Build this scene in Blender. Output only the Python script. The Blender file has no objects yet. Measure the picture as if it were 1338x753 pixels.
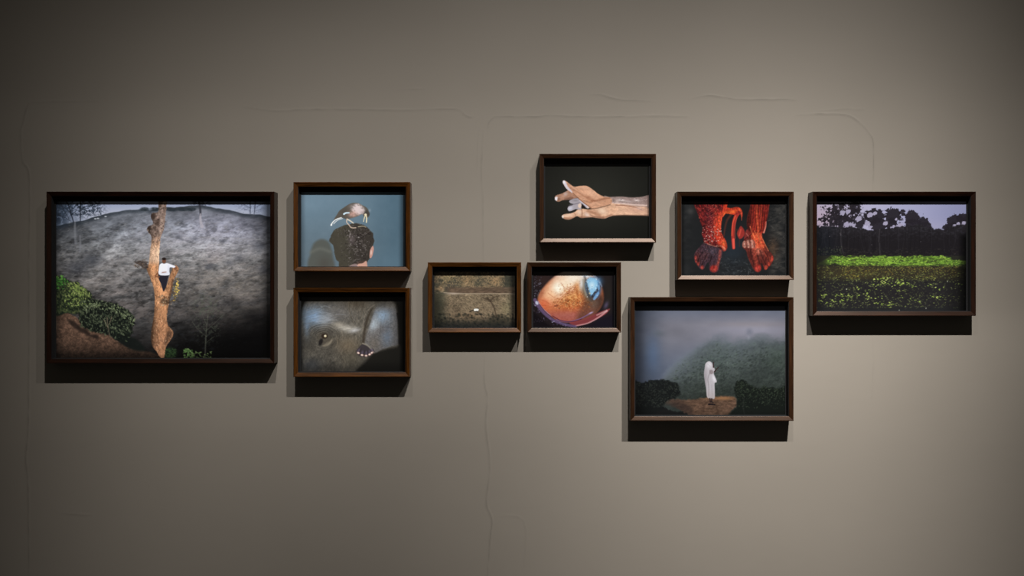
import numpy as np, math
# ---------------------------------------------------------------- picture painting helpers
DAB = .62
class Art:
    """A printed picture painted in code: colours on a grid, in drawing units."""
    def __init__(s, x0, y0, x1, y1, S=2.0, seed=1):
        s.x0, s.y0, s.x1, s.y1, s.S = x0, y0, x1, y1, S
        s.w = int(round((x1-x0)*S))+1; s.h = int(round((y1-y0)*S))+1
        s.xs = np.linspace(x0, x1, s.w); s.ys = np.linspace(y0, y1, s.h)
        s.X, s.Y = np.meshgrid(s.xs, s.ys)
        s.c = np.zeros((s.h, s.w, 3)); s.r = np.random.RandomState(seed); s.seed = seed
    def noise(s, sx, sy=None, o=4, seed=0, rot=0.0, wx=0, wy=0):
        sy = sx if sy is None else sy
        ca, sa = math.cos(rot), math.sin(rot)
        U = (s.X*ca+s.Y*sa+wx)/sx; V = (-s.X*sa+s.Y*ca+wy)/sy
        out = 0; a = 1.0; t = 0
        for k in range(o):
            out = out+a*vnoise(U*2**k+k*17.3, V*2**k+k*9.1, s.seed*131+seed*17+k); t += a; a *= .55
        return out/t
    def fill(s, col): s.c[:] = np.array(col, float)
    def mix(s, m, col):
        col = np.asarray(col, float); m = np.clip(m, 0, 1)[..., None]
        s.c[:] = s.c*(1-m)+col*m
    def mul(s, f): s.c *= (f[..., None] if getattr(f, 'ndim', 0) == 2 else f)
    def add(s, m, col): s.c += m[..., None]*np.asarray(col, float)
    def poly(s, pts, soft=.8, curve=True, wob=0, ws=3):
        p = smooth(pts) if curve else np.array(pts, float)
        X, Y = s.X, s.Y
        if wob:
            X = X+wob*(s.noise(ws, seed=71, o=2)-.5)*2; Y = Y+wob*(s.noise(ws, seed=72, o=2)-.5)*2
        m = np.zeros_like(X); pad = soft+2+wob*2
        i0 = max(0, int((p[:, 1].min()-pad-s.y0)*s.S)); i1 = min(s.h, int((p[:, 1].max()+pad-s.y0)*s.S)+2)
        j0 = max(0, int((p[:, 0].min()-pad-s.x0)*s.S)); j1 = min(s.w, int((p[:, 0].max()+pad-s.x0)*s.S)+2)
        if i0 >= i1 or j0 >= j1: return m
        x = X[i0:i1, j0:j1]; y = Y[i0:i1, j0:j1]
        d2 = np.full(x.shape, 1e9); ins = np.zeros(x.shape, bool)
        n = len(p)
        for k in range(n):
            ax, ay = p[k]; bx, by = p[(k+1) % n]
            ex, ey = bx-ax, by-ay; L = ex*ex+ey*ey+1e-9
            t = np.clip(((x-ax)*ex+(y-ay)*ey)/L, 0, 1)
            d2 = np.minimum(d2, (x-ax-t*ex)**2+(y-ay-t*ey)**2)
            if ay != by:
                ins ^= ((ay > y) != (by > y)) & (x < (bx-ax)*(y-ay)/(by-ay)+ax)
        d = np.sqrt(d2)*np.where(ins, 1, -1)
        m[i0:i1, j0:j1] = sstep(d, -soft, soft); return m
    def stroke(s, pts, w0, w1=None, soft=.5, curve=True):
        w1 = w0 if w1 is None else w1
        p = smooth(pts, closed=False) if (curve and len(pts) > 2) else np.array(pts, float)
        m = np.zeros_like(s.X); n = len(p)-1
        for k in range(n):
            a, b = p[k], p[k+1]; wa = (w0+(w1-w0)*k/n)/2; wb = (w0+(w1-w0)*(k+1)/n)/2
            pad = max(wa, wb)+soft+1
            i0 = max(0, int((min(a[1], b[1])-pad-s.y0)*s.S)); i1 = min(s.h, int((max(a[1], b[1])+pad-s.y0)*s.S)+2)
            j0 = max(0, int((min(a[0], b[0])-pad-s.x0)*s.S)); j1 = min(s.w, int((max(a[0], b[0])+pad-s.x0)*s.S)+2)
            if i0 >= i1 or j0 >= j1: continue
            x = s.X[i0:i1, j0:j1]; y = s.Y[i0:i1, j0:j1]
            ex, ey = b-a; t = np.clip(((x-a[0])*ex+(y-a[1])*ey)/(ex*ex+ey*ey+1e-9), 0, 1)
            d = np.hypot(x-a[0]-t*ex, y-a[1]-t*ey)-(wa+(wb-wa)*t)
            m[i0:i1, j0:j1] = np.maximum(m[i0:i1, j0:j1], sstep(-d, -soft, soft))
        return m
    def ell(s, cx, cy, rx, ry, rot=0, soft=.3):
        ca, sa = math.cos(rot), math.sin(rot); dx = s.X-cx; dy = s.Y-cy
        r = np.hypot((dx*ca+dy*sa)/rx, (-dx*sa+dy*ca)/ry)
        return sstep(1-r, -soft, soft)
    def glow(s, cx, cy, rx, ry=None, rot=0):
        ry = rx if ry is None else ry
        ca, sa = math.cos(rot), math.sin(rot); dx = s.X-cx; dy = s.Y-cy
        return np.exp(-(((dx*ca+dy*sa)/rx)**2+((-dx*sa+dy*ca)/ry)**2))
    def dabs(s, P, lx, ly, cols, ang=0, aj=.5, op=.9, sj=.4, within=None):
        """many small leaf-like dabs"""
        cols = np.array(cols, float)
        for (px, py) in P:
            if within is not None:
                i = int((py-s.y0)*s.S); j = int((px-s.x0)*s.S)
                if not (0 <= i < s.h and 0 <= j < s.w) or s.r.rand() > within[i, j]: continue
            a = ang+s.r.randn()*aj; f = 1+sj*(s.r.rand()*2-1); rx, ry = lx*f*DAB, ly*f*(DAB*.5+.5); pad = max(rx, ry)+.6
            i0 = max(0, int((py-pad-s.y0)*s.S)); i1 = min(s.h, int((py+pad-s.y0)*s.S)+2)
            j0 = max(0, int((px-pad-s.x0)*s.S)); j1 = min(s.w, int((px+pad-s.x0)*s.S)+2)
            if i0 >= i1 or j0 >= j1: continue
            x = s.X[i0:i1, j0:j1]-px; y = s.Y[i0:i1, j0:j1]-py
            ca, sa = math.cos(a), math.sin(a)
            m = np.clip(1.4-np.hypot((x*ca+y*sa)/rx, (-x*sa+y*ca)/ry), 0, 1)*op
            c = cols[s.r.randint(len(cols))]*(.85+.3*s.r.rand())
            s.c[i0:i1, j0:j1] = s.c[i0:i1, j0:j1]*(1-m[..., None])+c*m[..., None]
    def curls(s, P, rad, w, cols, op=.7, within=None):
        for (px, py) in P:
            if within is not None:
                i = int((py-s.y0)*s.S); j = int((px-s.x0)*s.S)
                if not (0 <= i < s.h and 0 <= j < s.w) or s.r.rand() > within[i, j]: continue
            a0 = s.r.rand()*6.28; r = rad*(.6+.8*s.r.rand()); sp = 1.2+s.r.rand()*1.6
            pts = [(px+r*math.cos(a0+t*sp), py+r*.8*math.sin(a0+t*sp)) for t in (0, .33, .66, 1)]
            s.mix(op*(.5+.5*s.r.rand())*s.stroke(pts, w, w*.6, .45, curve=False), cols[s.r.randint(len(cols))])
    def pts(s, n, x0, y0, x1, y1): return np.stack([s.r.uniform(x0, x1, n), s.r.uniform(y0, y1, n)], 1)

def vnoise(U, V, seed):
    iu = np.floor(U).astype(np.int64); iv = np.floor(V).astype(np.int64)
    fu = U-iu; fv = V-iv; fu = fu*fu*(3-2*fu); fv = fv*fv*(3-2*fv)
    def h(a, b):
        n = (a*374761393+b*668265263+seed*2147483629) & 0xFFFFFFFF
        n = ((n ^ (n >> 13))*1274126177) & 0xFFFFFFFF
        n = ((n ^ (n >> 16))*2246822519) & 0xFFFFFFFF
        return ((n ^ (n >> 15)) & 0xFFFF)/65535.0
    return (h(iu, iv)*(1-fu)+h(iu+1, iv)*fu)*(1-fv)+(h(iu, iv+1)*(1-fu)+h(iu+1, iv+1)*fu)*fv
def sstep(x, a, b):
    t = np.clip((x-a)/(b-a), 0, 1); return t*t*(3-2*t)
def smooth(pts, closed=True, k=4):
    p = np.array(pts, float); n = len(p); out = []
    for i in range(n if closed else n-1):
        if closed: a, b, c, d = p[i-1], p[i], p[(i+1) % n], p[(i+2) % n]
        else: a, b, c, d = p[max(i-1, 0)], p[i], p[i+1], p[min(i+2, n-1)]
        for q in range(k):
            t = q/k
            out.append(.5*((2*b)+(-a+c)*t+(2*a-5*b+4*c-d)*t*t+(-a+3*b-3*c+d)*t**3))
    if not closed: out.append(p[-1])
    return np.array(out)
def curve_y(X, pts):
    p = np.array(pts, float); return np.interp(X, p[:, 0], p[:, 1])
def L3(a, b, t): return np.asarray(a, float)*(1-t[..., None])+np.asarray(b, float)*t[..., None]

# ---------------------------------------------------------------- the nine pictures
def art_tree_man():
    s = Art(68, 257, 353, 471, 2, 3); X, Y = s.X, s.Y
    # sky
    s.c[:] = L3((150, 160, 186), (176, 180, 196), sstep(Y, 264, 282))
    s.mix(.6*sstep(X, 130, 72), (72, 88, 112)); s.mix(.35*sstep(X, 320, 352), (90, 108, 135))
    hl = curve_y(X, [(68, 297), (83, 293.5), (95, 290.5), (108, 288.5), (120, 284.5), (135, 280.5), (150, 277.5), (165, 275), (180, 274), (190, 273), (196, 275), (206, 272), (216, 270.5), (225, 272), (245, 269.5), (262, 268.5), (272, 270.5), (285, 272.5), (300, 275), (310, 277), (318, 279.5), (340, 281), (353, 283.5)])
    hl = hl+1.2*(s.noise(6, 30, 2, 5)-.5)
    hill = sstep(Y-hl, -.6, .6); dep = Y-hl
    rot = -.12
    n1 = s.noise(26, 9, 4, 1, rot); n2 = s.noise(7, 2.2, 4, 2, rot*1.5); n3 = s.noise(3.2, 1.6, 2, 3); n4 = s.noise(11, 8, 3, 9)
    base = np.interp(dep, [0, 6, 18, 45, 80, 120, 160, 200], [70, 92, 114, 124, 104, 74, 46, 26])
    n5 = s.noise(4.6, 2.4, 2, 10, -.1); n6 = s.noise(1.5, .9, 2, 11, -.1)
    n7 = s.noise(15, 7, 3, 13, -.35)
    lum = base*(.30+.74*n1+.26*n2+.14*n3+.5*n7+.1*n6-.26*sstep(n5, .58, .8)*sstep(dep, 14, 30))
    lum *= 1.04-.42*sstep(X, 150, 72); lum *= 1-.28*sstep(X, 300, 352)
    lum += 34*s.glow(275, 325, 55, 32)*(.55+.9*n1)+20*s.glow(215, 300, 60, 20)+20*s.glow(318, 395, 34, 22)+10*s.glow(300, 350, 40, 14)*n2
    lum += 38*s.stroke([(164, 308), (152, 322), (142, 340), (126, 358), (110, 372)], 7, 12, 7)*(.3+n2)
    lum *= 1-.8*sstep(X+.4*(Y-400), 225, 350)*sstep(Y, 395, 450)
    lum *= 1-.35*sstep(Y, 410, 450)*sstep(X, 215, 240)
    lum *= 1-.5*sstep(Y, 425, 465)
    col = lum[..., None]*np.array([1.02, 1.0, .99])
    warm = (sstep(Y, 310, 400)*.8*n1)[..., None]; col = col*(1-warm)+col*np.array([1.10, .99, .93])*warm
    cool = (sstep(Y, 340, 285)*.8)[..., None]; col = col*(1-cool)+col*np.array([.96, 1.0, 1.07])*cool
    col = col+s.glow(290, 300, 60, 22)[..., None]*np.array([8, 3, 10])
    col = col*np.array([.90, .92, .94]); sc = s.noise(8, 4.2, 3, 14, -.1); cl = sstep(sc, .38, .85)*sstep(dep, 8, 22)
    col = col*(1-.36*cl*(1-.5*sstep(Y, 400, 450)))[..., None]; tl = sstep(s.noise(30, 2.0, 3, 16, -.03), .55, .75)*sstep(dep, 20, 40); col = col*(1+.12*tl)[..., None]
    veil = s.noise(38, 11, 3, 17, -.25)*.6+s.noise(17, 4.5, 3, 18, -.3)*.4
    vm = sstep(veil, .22, .72)*np.clip(s.glow(275, 330, 70, 34, .1)+.7*s.glow(300, 375, 50, 30, -.3)+.5*s.glow(225, 305, 60, 22)+.45*s.glow(325, 410, 34, 30)+.35*s.glow(140, 350, 50, 22, -.6), 0, 1)
    vc = L3((168, 166, 178), (158, 146, 134), sstep(Y, 295, 380)); vc = vc*(1-.35*sstep(Y, 370, 430))[..., None]
    vm = vm*.88; col = col*(1-vm[..., None])+vc*(.56+.5*n2+.3*n6)[..., None]*vm[..., None]
    s.c[:] = s.c*(1-hill[..., None])+col*hill[..., None]
    # ridge bushes
    rb = sstep(dep, -1, .5)*sstep(dep, 7, 1.5)*(.45+.55*s.noise(4, 3, 2, 8))
    s.mix(rb*.75, (42, 50, 58))
    for x, r in ((189, 6), (202, 6.5), (224, 7), (240, 8), (250, 6)): s.mix(.8*s.ell(x, 273.5, r, 2.6, 0, .35)*(.5+s.noise(2.5, seed=31)), (40, 47, 52))
    # terraces
    for y0, x0, x1 in ((310, 205, 340), (318, 190, 330), (381, 250, 350)):
        s.mix(.3*s.stroke([(x0, y0), ((x0+x1)/2, y0+1), (x1, y0+3)], 1.1, 1.1, .7)*s.noise(12, 3, 2, 33), (176, 168, 160))
    # darker shrubs scattered on the slope
    P = s.pts(420, 74, 285, 348, 460)
    s.dabs(P, 4, 1.6, [(46, 50, 56), (56, 60, 66)], -.08, .15, .22)
    s.dabs(s.pts(2600, 74, 280, 350, 455), 1.9, .6, [(38, 40, 44), (52, 55, 60)], -.12, .3, .15)
    P = s.pts(2200, 74, 290, 348, 400)
    s.dabs(P, 3, .6, [(160, 156, 152), (140, 142, 144)], -.15, .3, .2)
    s.dabs(s.pts(900, 74, 330, 348, 430), 2.6, .5, [(118, 108, 100), (100, 94, 90)], -.2, .4, .2)
    for x, y, r in ((311, 337, 8), (273, 348, 6), (300, 344, 6), (233, 310, 5), (255, 312, 5), (340, 322, 8), (345, 352, 10), (330, 412, 14), (292, 315, 4), (120, 340, 14), (100, 350, 14), (302, 396, 10)):
        s.mix(.42*s.glow(x, y, r, r*.6), (50, 54, 64) if y < 360 else (16, 16, 18))
    s.mix(.6*s.glow(352, 470, 60, 60), (4, 4, 6)); s.mix(.5*s.glow(335, 440, 60, 34), (10, 9, 10))
    # left pair of trees
    lf = s.noise(2.6, 2.2, 3, 12); left = sstep(X, 104, 70)
    s.mix(left*.85*sstep(Y, 300, 286)*sstep(lf, .30, .52), (26, 34, 44)); s.mix(.5*sstep(X, 96, 72)*sstep(Y, 320, 280), (40, 50, 64))
    s.mix(.8*sstep(s.noise(2.2, 1.6, 3, 15), .47, .60)*s.ell(106, 271, 28, 12, .05, .5), (34, 42, 52)); s.dabs(s.pts(170, 76, 262, 132, 282), 1.6, .8, [(38, 46, 56), (52, 62, 76)], 0, 1, .7)
    for pts, w in (([(86, 262), (90, 270), (93, 280), (96, 290)], 2.0), ([(105, 262), (105, 275), (105, 289)], 1.8), ([(79, 264), (83, 274), (90, 286)], .9), ([(105, 276), (112, 270), (120, 268), (130, 266)], .8), ([(105, 281), (113, 277), (122, 273)], .7), ([(104, 271), (99, 266)], .8), ([(93, 281), (99, 276), (102, 270)], .8), ([(92, 278), (84, 271), (77, 268)], .8), ([(76, 281), (86, 285), (92, 289)], .8)):
        s.mix(.85*s.stroke(pts, w, w*.6, .5), (26, 30, 38))
    s.mix(.55*s.stroke([(98, 290), (98, 303), (99, 318)], 2.2, 3.2, .8), (122, 124, 130))
    s.mix(.5*s.stroke([(104.5, 308), (105, 318), (104.5, 329)], 2, 3.2, .8), (124, 124, 130))
    # mid tree and right trees
    s.mix(.8*s.stroke([(260, 262), (261.5, 272), (262, 281)], 3.4, 2.6, .7), (50, 50, 58))
    s.mix(.7*s.ell(262, 266, 12, 4, 0, .5)*sstep(s.noise(2, seed=44), .35, .6), (48, 52, 60))
    s.mix(.75*s.stroke([(262, 280), (262, 288), (264, 296)], 2.2, 4.2, .8), (178, 172, 180))
    for pts, w in (([(327, 262), (327, 280)], 1.6), ([(334, 262), (332, 280)], 1.6), ([(327, 272), (320, 268), (313, 270)], .7), ([(327, 275), (319, 273)], .6), ([(332, 272), (340, 268), (346, 266)], .7), ([(333, 276), (341, 273)], .6), ([(327, 268), (322, 264)], .6)):
        s.mix(.8*s.stroke(pts, w, w*.6, .5), (70, 76, 92))
    s.mix(.35*s.ell(329, 270, 18, 9, 0, .6)*sstep(s.noise(2, seed=47), .45, .65), (70, 76, 94))
    for x, y in ((124.5, 286), (128, 285.5), (138, 283)): s.mix(s.ell(x, y, 1.6, .8, 0, .5)*.8, (205, 208, 215))
    # twigs tree lower right
    for pts, w in (([(268, 466), (269, 440), (271, 418), (272, 405)], 1.8), ([(270, 425), (262, 405), (259, 392)], .9), ([(271, 415), (280, 398), (288, 388)], .9), ([(270, 440), (258, 430), (251, 420)], .8), ([(270, 432), (283, 420), (293, 410)], .8), ([(272, 408), (275, 395), (272, 386)], .8), ([(269, 448), (280, 440)], .7)):
        s.mix(.42*s.stroke(pts, w, w*.5, .7), (96, 98, 84))
    s.mix(.4*s.ell(271, 415, 19, 30, 0, .6)*sstep(s.noise(2.4, seed=51), .52, .68), (84, 92, 76))
    # brown ground
    g = s.poly([(60, 405), (82, 406), (95, 412), (110, 422), (126, 431), (142, 438), (155, 447), (170, 455), (190, 459), (205, 463), (216, 470), (216, 480), (60, 480)], 1.2, wob=.8)
    gn = s.noise(5, 3.4, 4, 61, .5); gf = s.noise(1.8, 1.4, 2, 62)
    gl = (30+70*gn+44*gf*s.noise(1.1, 1.0, 2, 64)*1.6)*(1-.55*sstep(Y, 440, 468))*(1-.3*sstep(X, 90, 70))+18*s.glow(100, 425, 22, 10, .5)+10*s.glow(150, 450, 20, 8)
    s.mix(g, gl[..., None]*np.array([1.0, .76, .62]))
    s.mix(g*.8*s.poly([(88, 418), (98, 421), (106, 428), (112, 430), (118, 437), (128, 438), (126, 443), (110, 436), (96, 428)], 2), (28, 22, 20))
    s.mix(s.poly([(113, 424), (119, 426), (124, 431), (121, 433), (114, 429)], .8)*.8, (112, 78, 66))
    # bushes
    b1 = s.poly([(66, 358), (76, 361), (84, 363), (90, 368), (101, 369), (106, 374), (113, 379), (119, 384), (119, 392), (117, 402), (104, 410), (88, 409), (66, 410)], 1.4, wob=1.6)
    b2 = s.poly([(104, 396), (116, 392), (128, 392), (142, 395), (153, 398), (163, 403), (172, 410), (176, 418), (173, 428), (171, 438), (166, 447), (152, 445), (144, 438), (128, 435), (112, 430), (104, 420)], 1.4, wob=1.6)
    s.mix(b1, (26, 32, 24)); s.mix(b2, (20, 24, 20))
    s.mix(.85*s.poly([(150, 440), (176, 442), (190, 458), (170, 456)], 2), (18, 22, 20))
    s.dabs(s.pts(1500, 70, 358, 120, 409), 2.4, .9, [(52, 64, 40), (66, 76, 46), (34, 42, 30), (84, 90, 56), (18, 24, 18)], .9, .7, .8, within=b1)
    s.dabs(s.pts(520, 70, 358, 92, 385), 2.4, .9, [(66, 128, 48), (50, 98, 40), (92, 148, 64), (30, 60, 28)], .5, .7, .8, within=b1*s.glow(74, 366, 12, 8))
    s.dabs(s.pts(900, 84, 364, 118, 402), 2.4, .9, [(132, 150, 76), (104, 122, 66), (154, 166, 98), (54, 66, 38)], 1.0, .6, .8, within=b1*np.clip(s.glow(102, 376, 12, 8, .5)+.3*s.glow(100, 395, 14, 10), 0, 1))
    s.dabs(s.pts(2000, 104, 390, 178, 448), 2.4, .8, [(50, 58, 44), (70, 78, 58), (28, 34, 28), (92, 100, 76), (14, 18, 16), (18, 22, 18)], 1.0, .6, .8, within=b2*(1-.7*sstep(Y, 415, 445)))
    s.dabs(s.pts(520, 110, 390, 178, 425), 2.2, .7, [(128, 138, 104), (112, 124, 88)], 1.0, .5, .8, within=b2*np.clip(1-abs(Y-curve_y(X, [(104, 396), (128, 394), (153, 400), (176, 418)])-4)/7, 0, 1))
    for pts in ([(176, 343), (185, 347), (193, 350)], [(178, 347), (186, 348)], [(180, 340), (188, 346)], [(186, 340), (190, 346)]): s.mix(.6*s.stroke(pts, .9, .9, .4), (96, 82, 72))
    for pts in ([(140, 415), (141, 428), (144, 440)], [(136, 418), (141, 428)], [(146, 414), (143, 424)], [(73, 412), (74, 430)]): s.mix(.55*s.stroke(pts, 1.3, .9, .5), (128, 112, 92))
    # little plants along the bottom
    s.mix(.7*s.ell(222, 462, 9, 8, 0, .4), (26, 40, 24))
    s.dabs(s.pts(60, 214, 456, 230, 468), 2, .8, [(46, 66, 38)], 0, .8, .7)
    s.dabs(s.pts(70, 240, 456, 252, 468), 2.2, .8, [(84, 116, 62), (60, 86, 46), (110, 134, 84)], .9, .7, .85)
    s.dabs(s.pts(50, 250, 460, 276, 469), 2.2, .8, [(70, 88, 52), (100, 118, 72)], .4, .7, .8)
    # the trunk
    T = [(207, 255), (207, 268), (206.5, 277), (199, 278.5), (197, 283), (199.5, 289), (200, 293), (194, 296), (192, 299.5), (194, 304), (197.5, 308), (198, 316), (196.5, 325), (195, 340), (194, 345), (191.5, 350), (193.5, 357), (197, 365), (200.5, 375), (202, 388), (202, 400), (201, 412), (198.5, 428), (197.5, 442), (199, 452), (204, 459), (210, 468), (214, 470), (215.5, 462), (217, 453), (222, 446), (226, 439), (225.5, 432), (219.5, 425), (218, 415), (219.5, 403), (221, 393), (224, 383), (226, 370), (229, 362), (233, 354), (233.5, 350.5), (229.5, 346.5), (226, 349), (223, 357), (220, 366), (217, 375), (213.5, 379), (210, 371), (208, 360), (207.5, 350), (208, 335), (208.8, 320), (210, 310), (214, 300), (216, 285), (217.3, 270), (217.5, 255)]
    tr = s.poly(T, .6, wob=.35, ws=2)
    up = sstep(Y, 335, 300)[..., None]
    tn = s.noise(3, 6, 3, 81); tf = s.noise(1.4, 2.6, 2, 82)
    cx = curve_y(Y, [(0, 0), (1, 0)])*0+np.interp(Y, [260, 290, 320, 350, 380, 420, 465], [212, 206, 203, 200, 208, 210, 208])
    side = np.clip((X-cx)/10, -1, 1)
    colr = np.array([192, 138, 98.])*(1-up)+np.array([138, 118, 108.])*up
    low = sstep(Y, 385, 450)[..., None]; colr = colr*(1-low)+np.array([146, 104, 76.])*low
    mid = (sstep(Y, 312, 328)*sstep(Y, 348, 340))[..., None]; colr = colr*(1-mid)+np.array([214, 176, 146.])*mid
    tg = s.noise(1.1, 1.1, 2, 84)
    colr = colr*(.50+.42*tn+.34*tf+.26*tg)[..., None]*(1.04+.20*side-.42*abs(side)**3)[..., None]
    s.mix(tr, colr)
    for x, y, rx, ry, a in ((200, 283, 3.5, 5, .8), (206, 291, 3, 5, .85), (195, 300, 3.4, 4, .8), (202, 299, 3, 3, .7), (199, 309, 3, 5, .5), (209, 268, 2.2, 8, .7), (215, 275, 2, 8, .5), (205, 305, 2, 5, .4), (221, 437, 3, 5, .5), (217, 445, 2.2, 5, .5), (204, 326, 1.2, 5, .3), (224, 352, 1.5, 3, .5), (229, 350, 1.5, 3, .5)):
        s.mix(a*tr*s.ell(x, y, rx, ry, .2, .6)*(.45+.8*s.noise(1.6, seed=90)), (52, 40, 34))
    s.mix(.6*tr*s.glow(212, 292, 2.4, 9, .25), (176, 152, 138)); s.mix(.4*tr*s.glow(205, 335, 2, 10), (228, 196, 166))
    s.mix(.5*tr*sstep(X, 201, 196)*sstep(Y, 395, 420), (92, 60, 40))
    s.mix(.75*s.stroke([(203, 386), (208, 389), (213, 387), (219, 391)], 1.4, 1, .6), (110, 76, 52))
    s.dabs(s.pts(700, 190, 262, 234, 468), 1.5, .6, [(90, 64, 48), (64, 46, 38)], 1.4, .5, .38, within=tr)
    s.dabs(s.pts(330, 190, 300, 234, 460), 1.4, .6, [(214, 172, 134), (232, 196, 162)], 1.4, .5, .34, within=tr)
    s.dabs(s.pts(200, 190, 262, 220, 318), 1.7, .9, [(52, 42, 38), (74, 62, 56), (160, 140, 126)], 1.0, .8, .55, within=tr)
    # knot and leaves at the fork
    s.mix(.85*s.ell(215, 394, 5.2, 4.0, .3, .6)*(.35+1.0*s.noise(1.8, seed=92)), (44, 38, 32)); s.mix(.8*s.stroke([(224, 380), (229, 388), (224, 394), (217, 396)], 1.6, 1.4, .7), (86, 66, 50))
    s.dabs(s.pts(45, 207, 386, 224, 401), 1.3, .7, [(176, 150, 120), (120, 96, 72), (60, 50, 40)], .4, 1, .85)
    s.dabs(s.pts(90, 224, 364, 234, 393), 1.4, .8, [(196, 164, 92), (150, 120, 60), (100, 88, 50), (168, 150, 70)], 1.2, .7, .85, within=s.stroke([(232, 364), (230, 376), (231, 384), (226, 391)], 7, 5, 2)+.0)
    s.mix(.6*s.stroke([(226, 366), (222, 386), (220, 396)], 2, 2, .8), (66, 48, 36))
    s.dabs(s.pts(14, 230, 365, 234, 386), 1.3, .9, [(222, 190, 96)], 1.2, .6, .9)
    # twiggy stub left
    st = s.poly([(193, 351), (187, 350), (182, 346.5), (176, 343), (181, 341), (185, 341), (190, 343), (193, 346)], .8, wob=.7, ws=2)
    s.mix(st*(.35+.8*s.noise(1.5, seed=93)), (60, 50, 46)); s.dabs(s.pts(45, 176, 339, 193, 351), 2, .5, [(104, 88, 76), (48, 40, 36)], .4, .6, .8)
    # the man
    s.mix(s.poly([(207.5, 358), (220, 358), (219, 366), (216.5, 376), (213.5, 381), (211, 372), (208, 366)], .5), (38, 36, 46))
    s.mix(.8*s.stroke([(208, 353), (206, 357), (203, 361), (208, 362)], 2, 1.8, .5), (120, 74, 50))
    sh = s.poly([(207.5, 353), (208.5, 346.5), (211.5, 344.2), (214.5, 345), (218, 344), (222.5, 345.3), (229, 347.8), (229.6, 349.6), (227, 350), (222, 349.6), (221.3, 354), (221, 359.5), (210, 359.8), (207, 356.5)], .5)
    s.mix(sh, (238, 238, 246)); s.mix(.35*sh*s.glow(214, 357, 5, 2), (170, 170, 188)); s.mix(.3*sh*s.glow(220.5, 352, 1.6, 5), (170, 172, 190))
    s.mix(s.ell(214.4, 341, 2.5, 3.3, 0, .25), (112, 72, 54)); s.mix(s.ell(214.3, 338.4, 2.7, 1.8, 0, .3), (40, 30, 28))
    s.mix(.9*s.ell(229.6, 350.6, 1.5, 2, 0, .4), (132, 84, 60)); s.mix(.8*s.stroke([(212, 356.3), (217, 355.6)], 1.2, 1.2, .5), (150, 100, 76))
    # print darkens towards its left, right and bottom edges
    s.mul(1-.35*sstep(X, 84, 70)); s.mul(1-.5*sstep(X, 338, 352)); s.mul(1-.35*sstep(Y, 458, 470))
    return s

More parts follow.
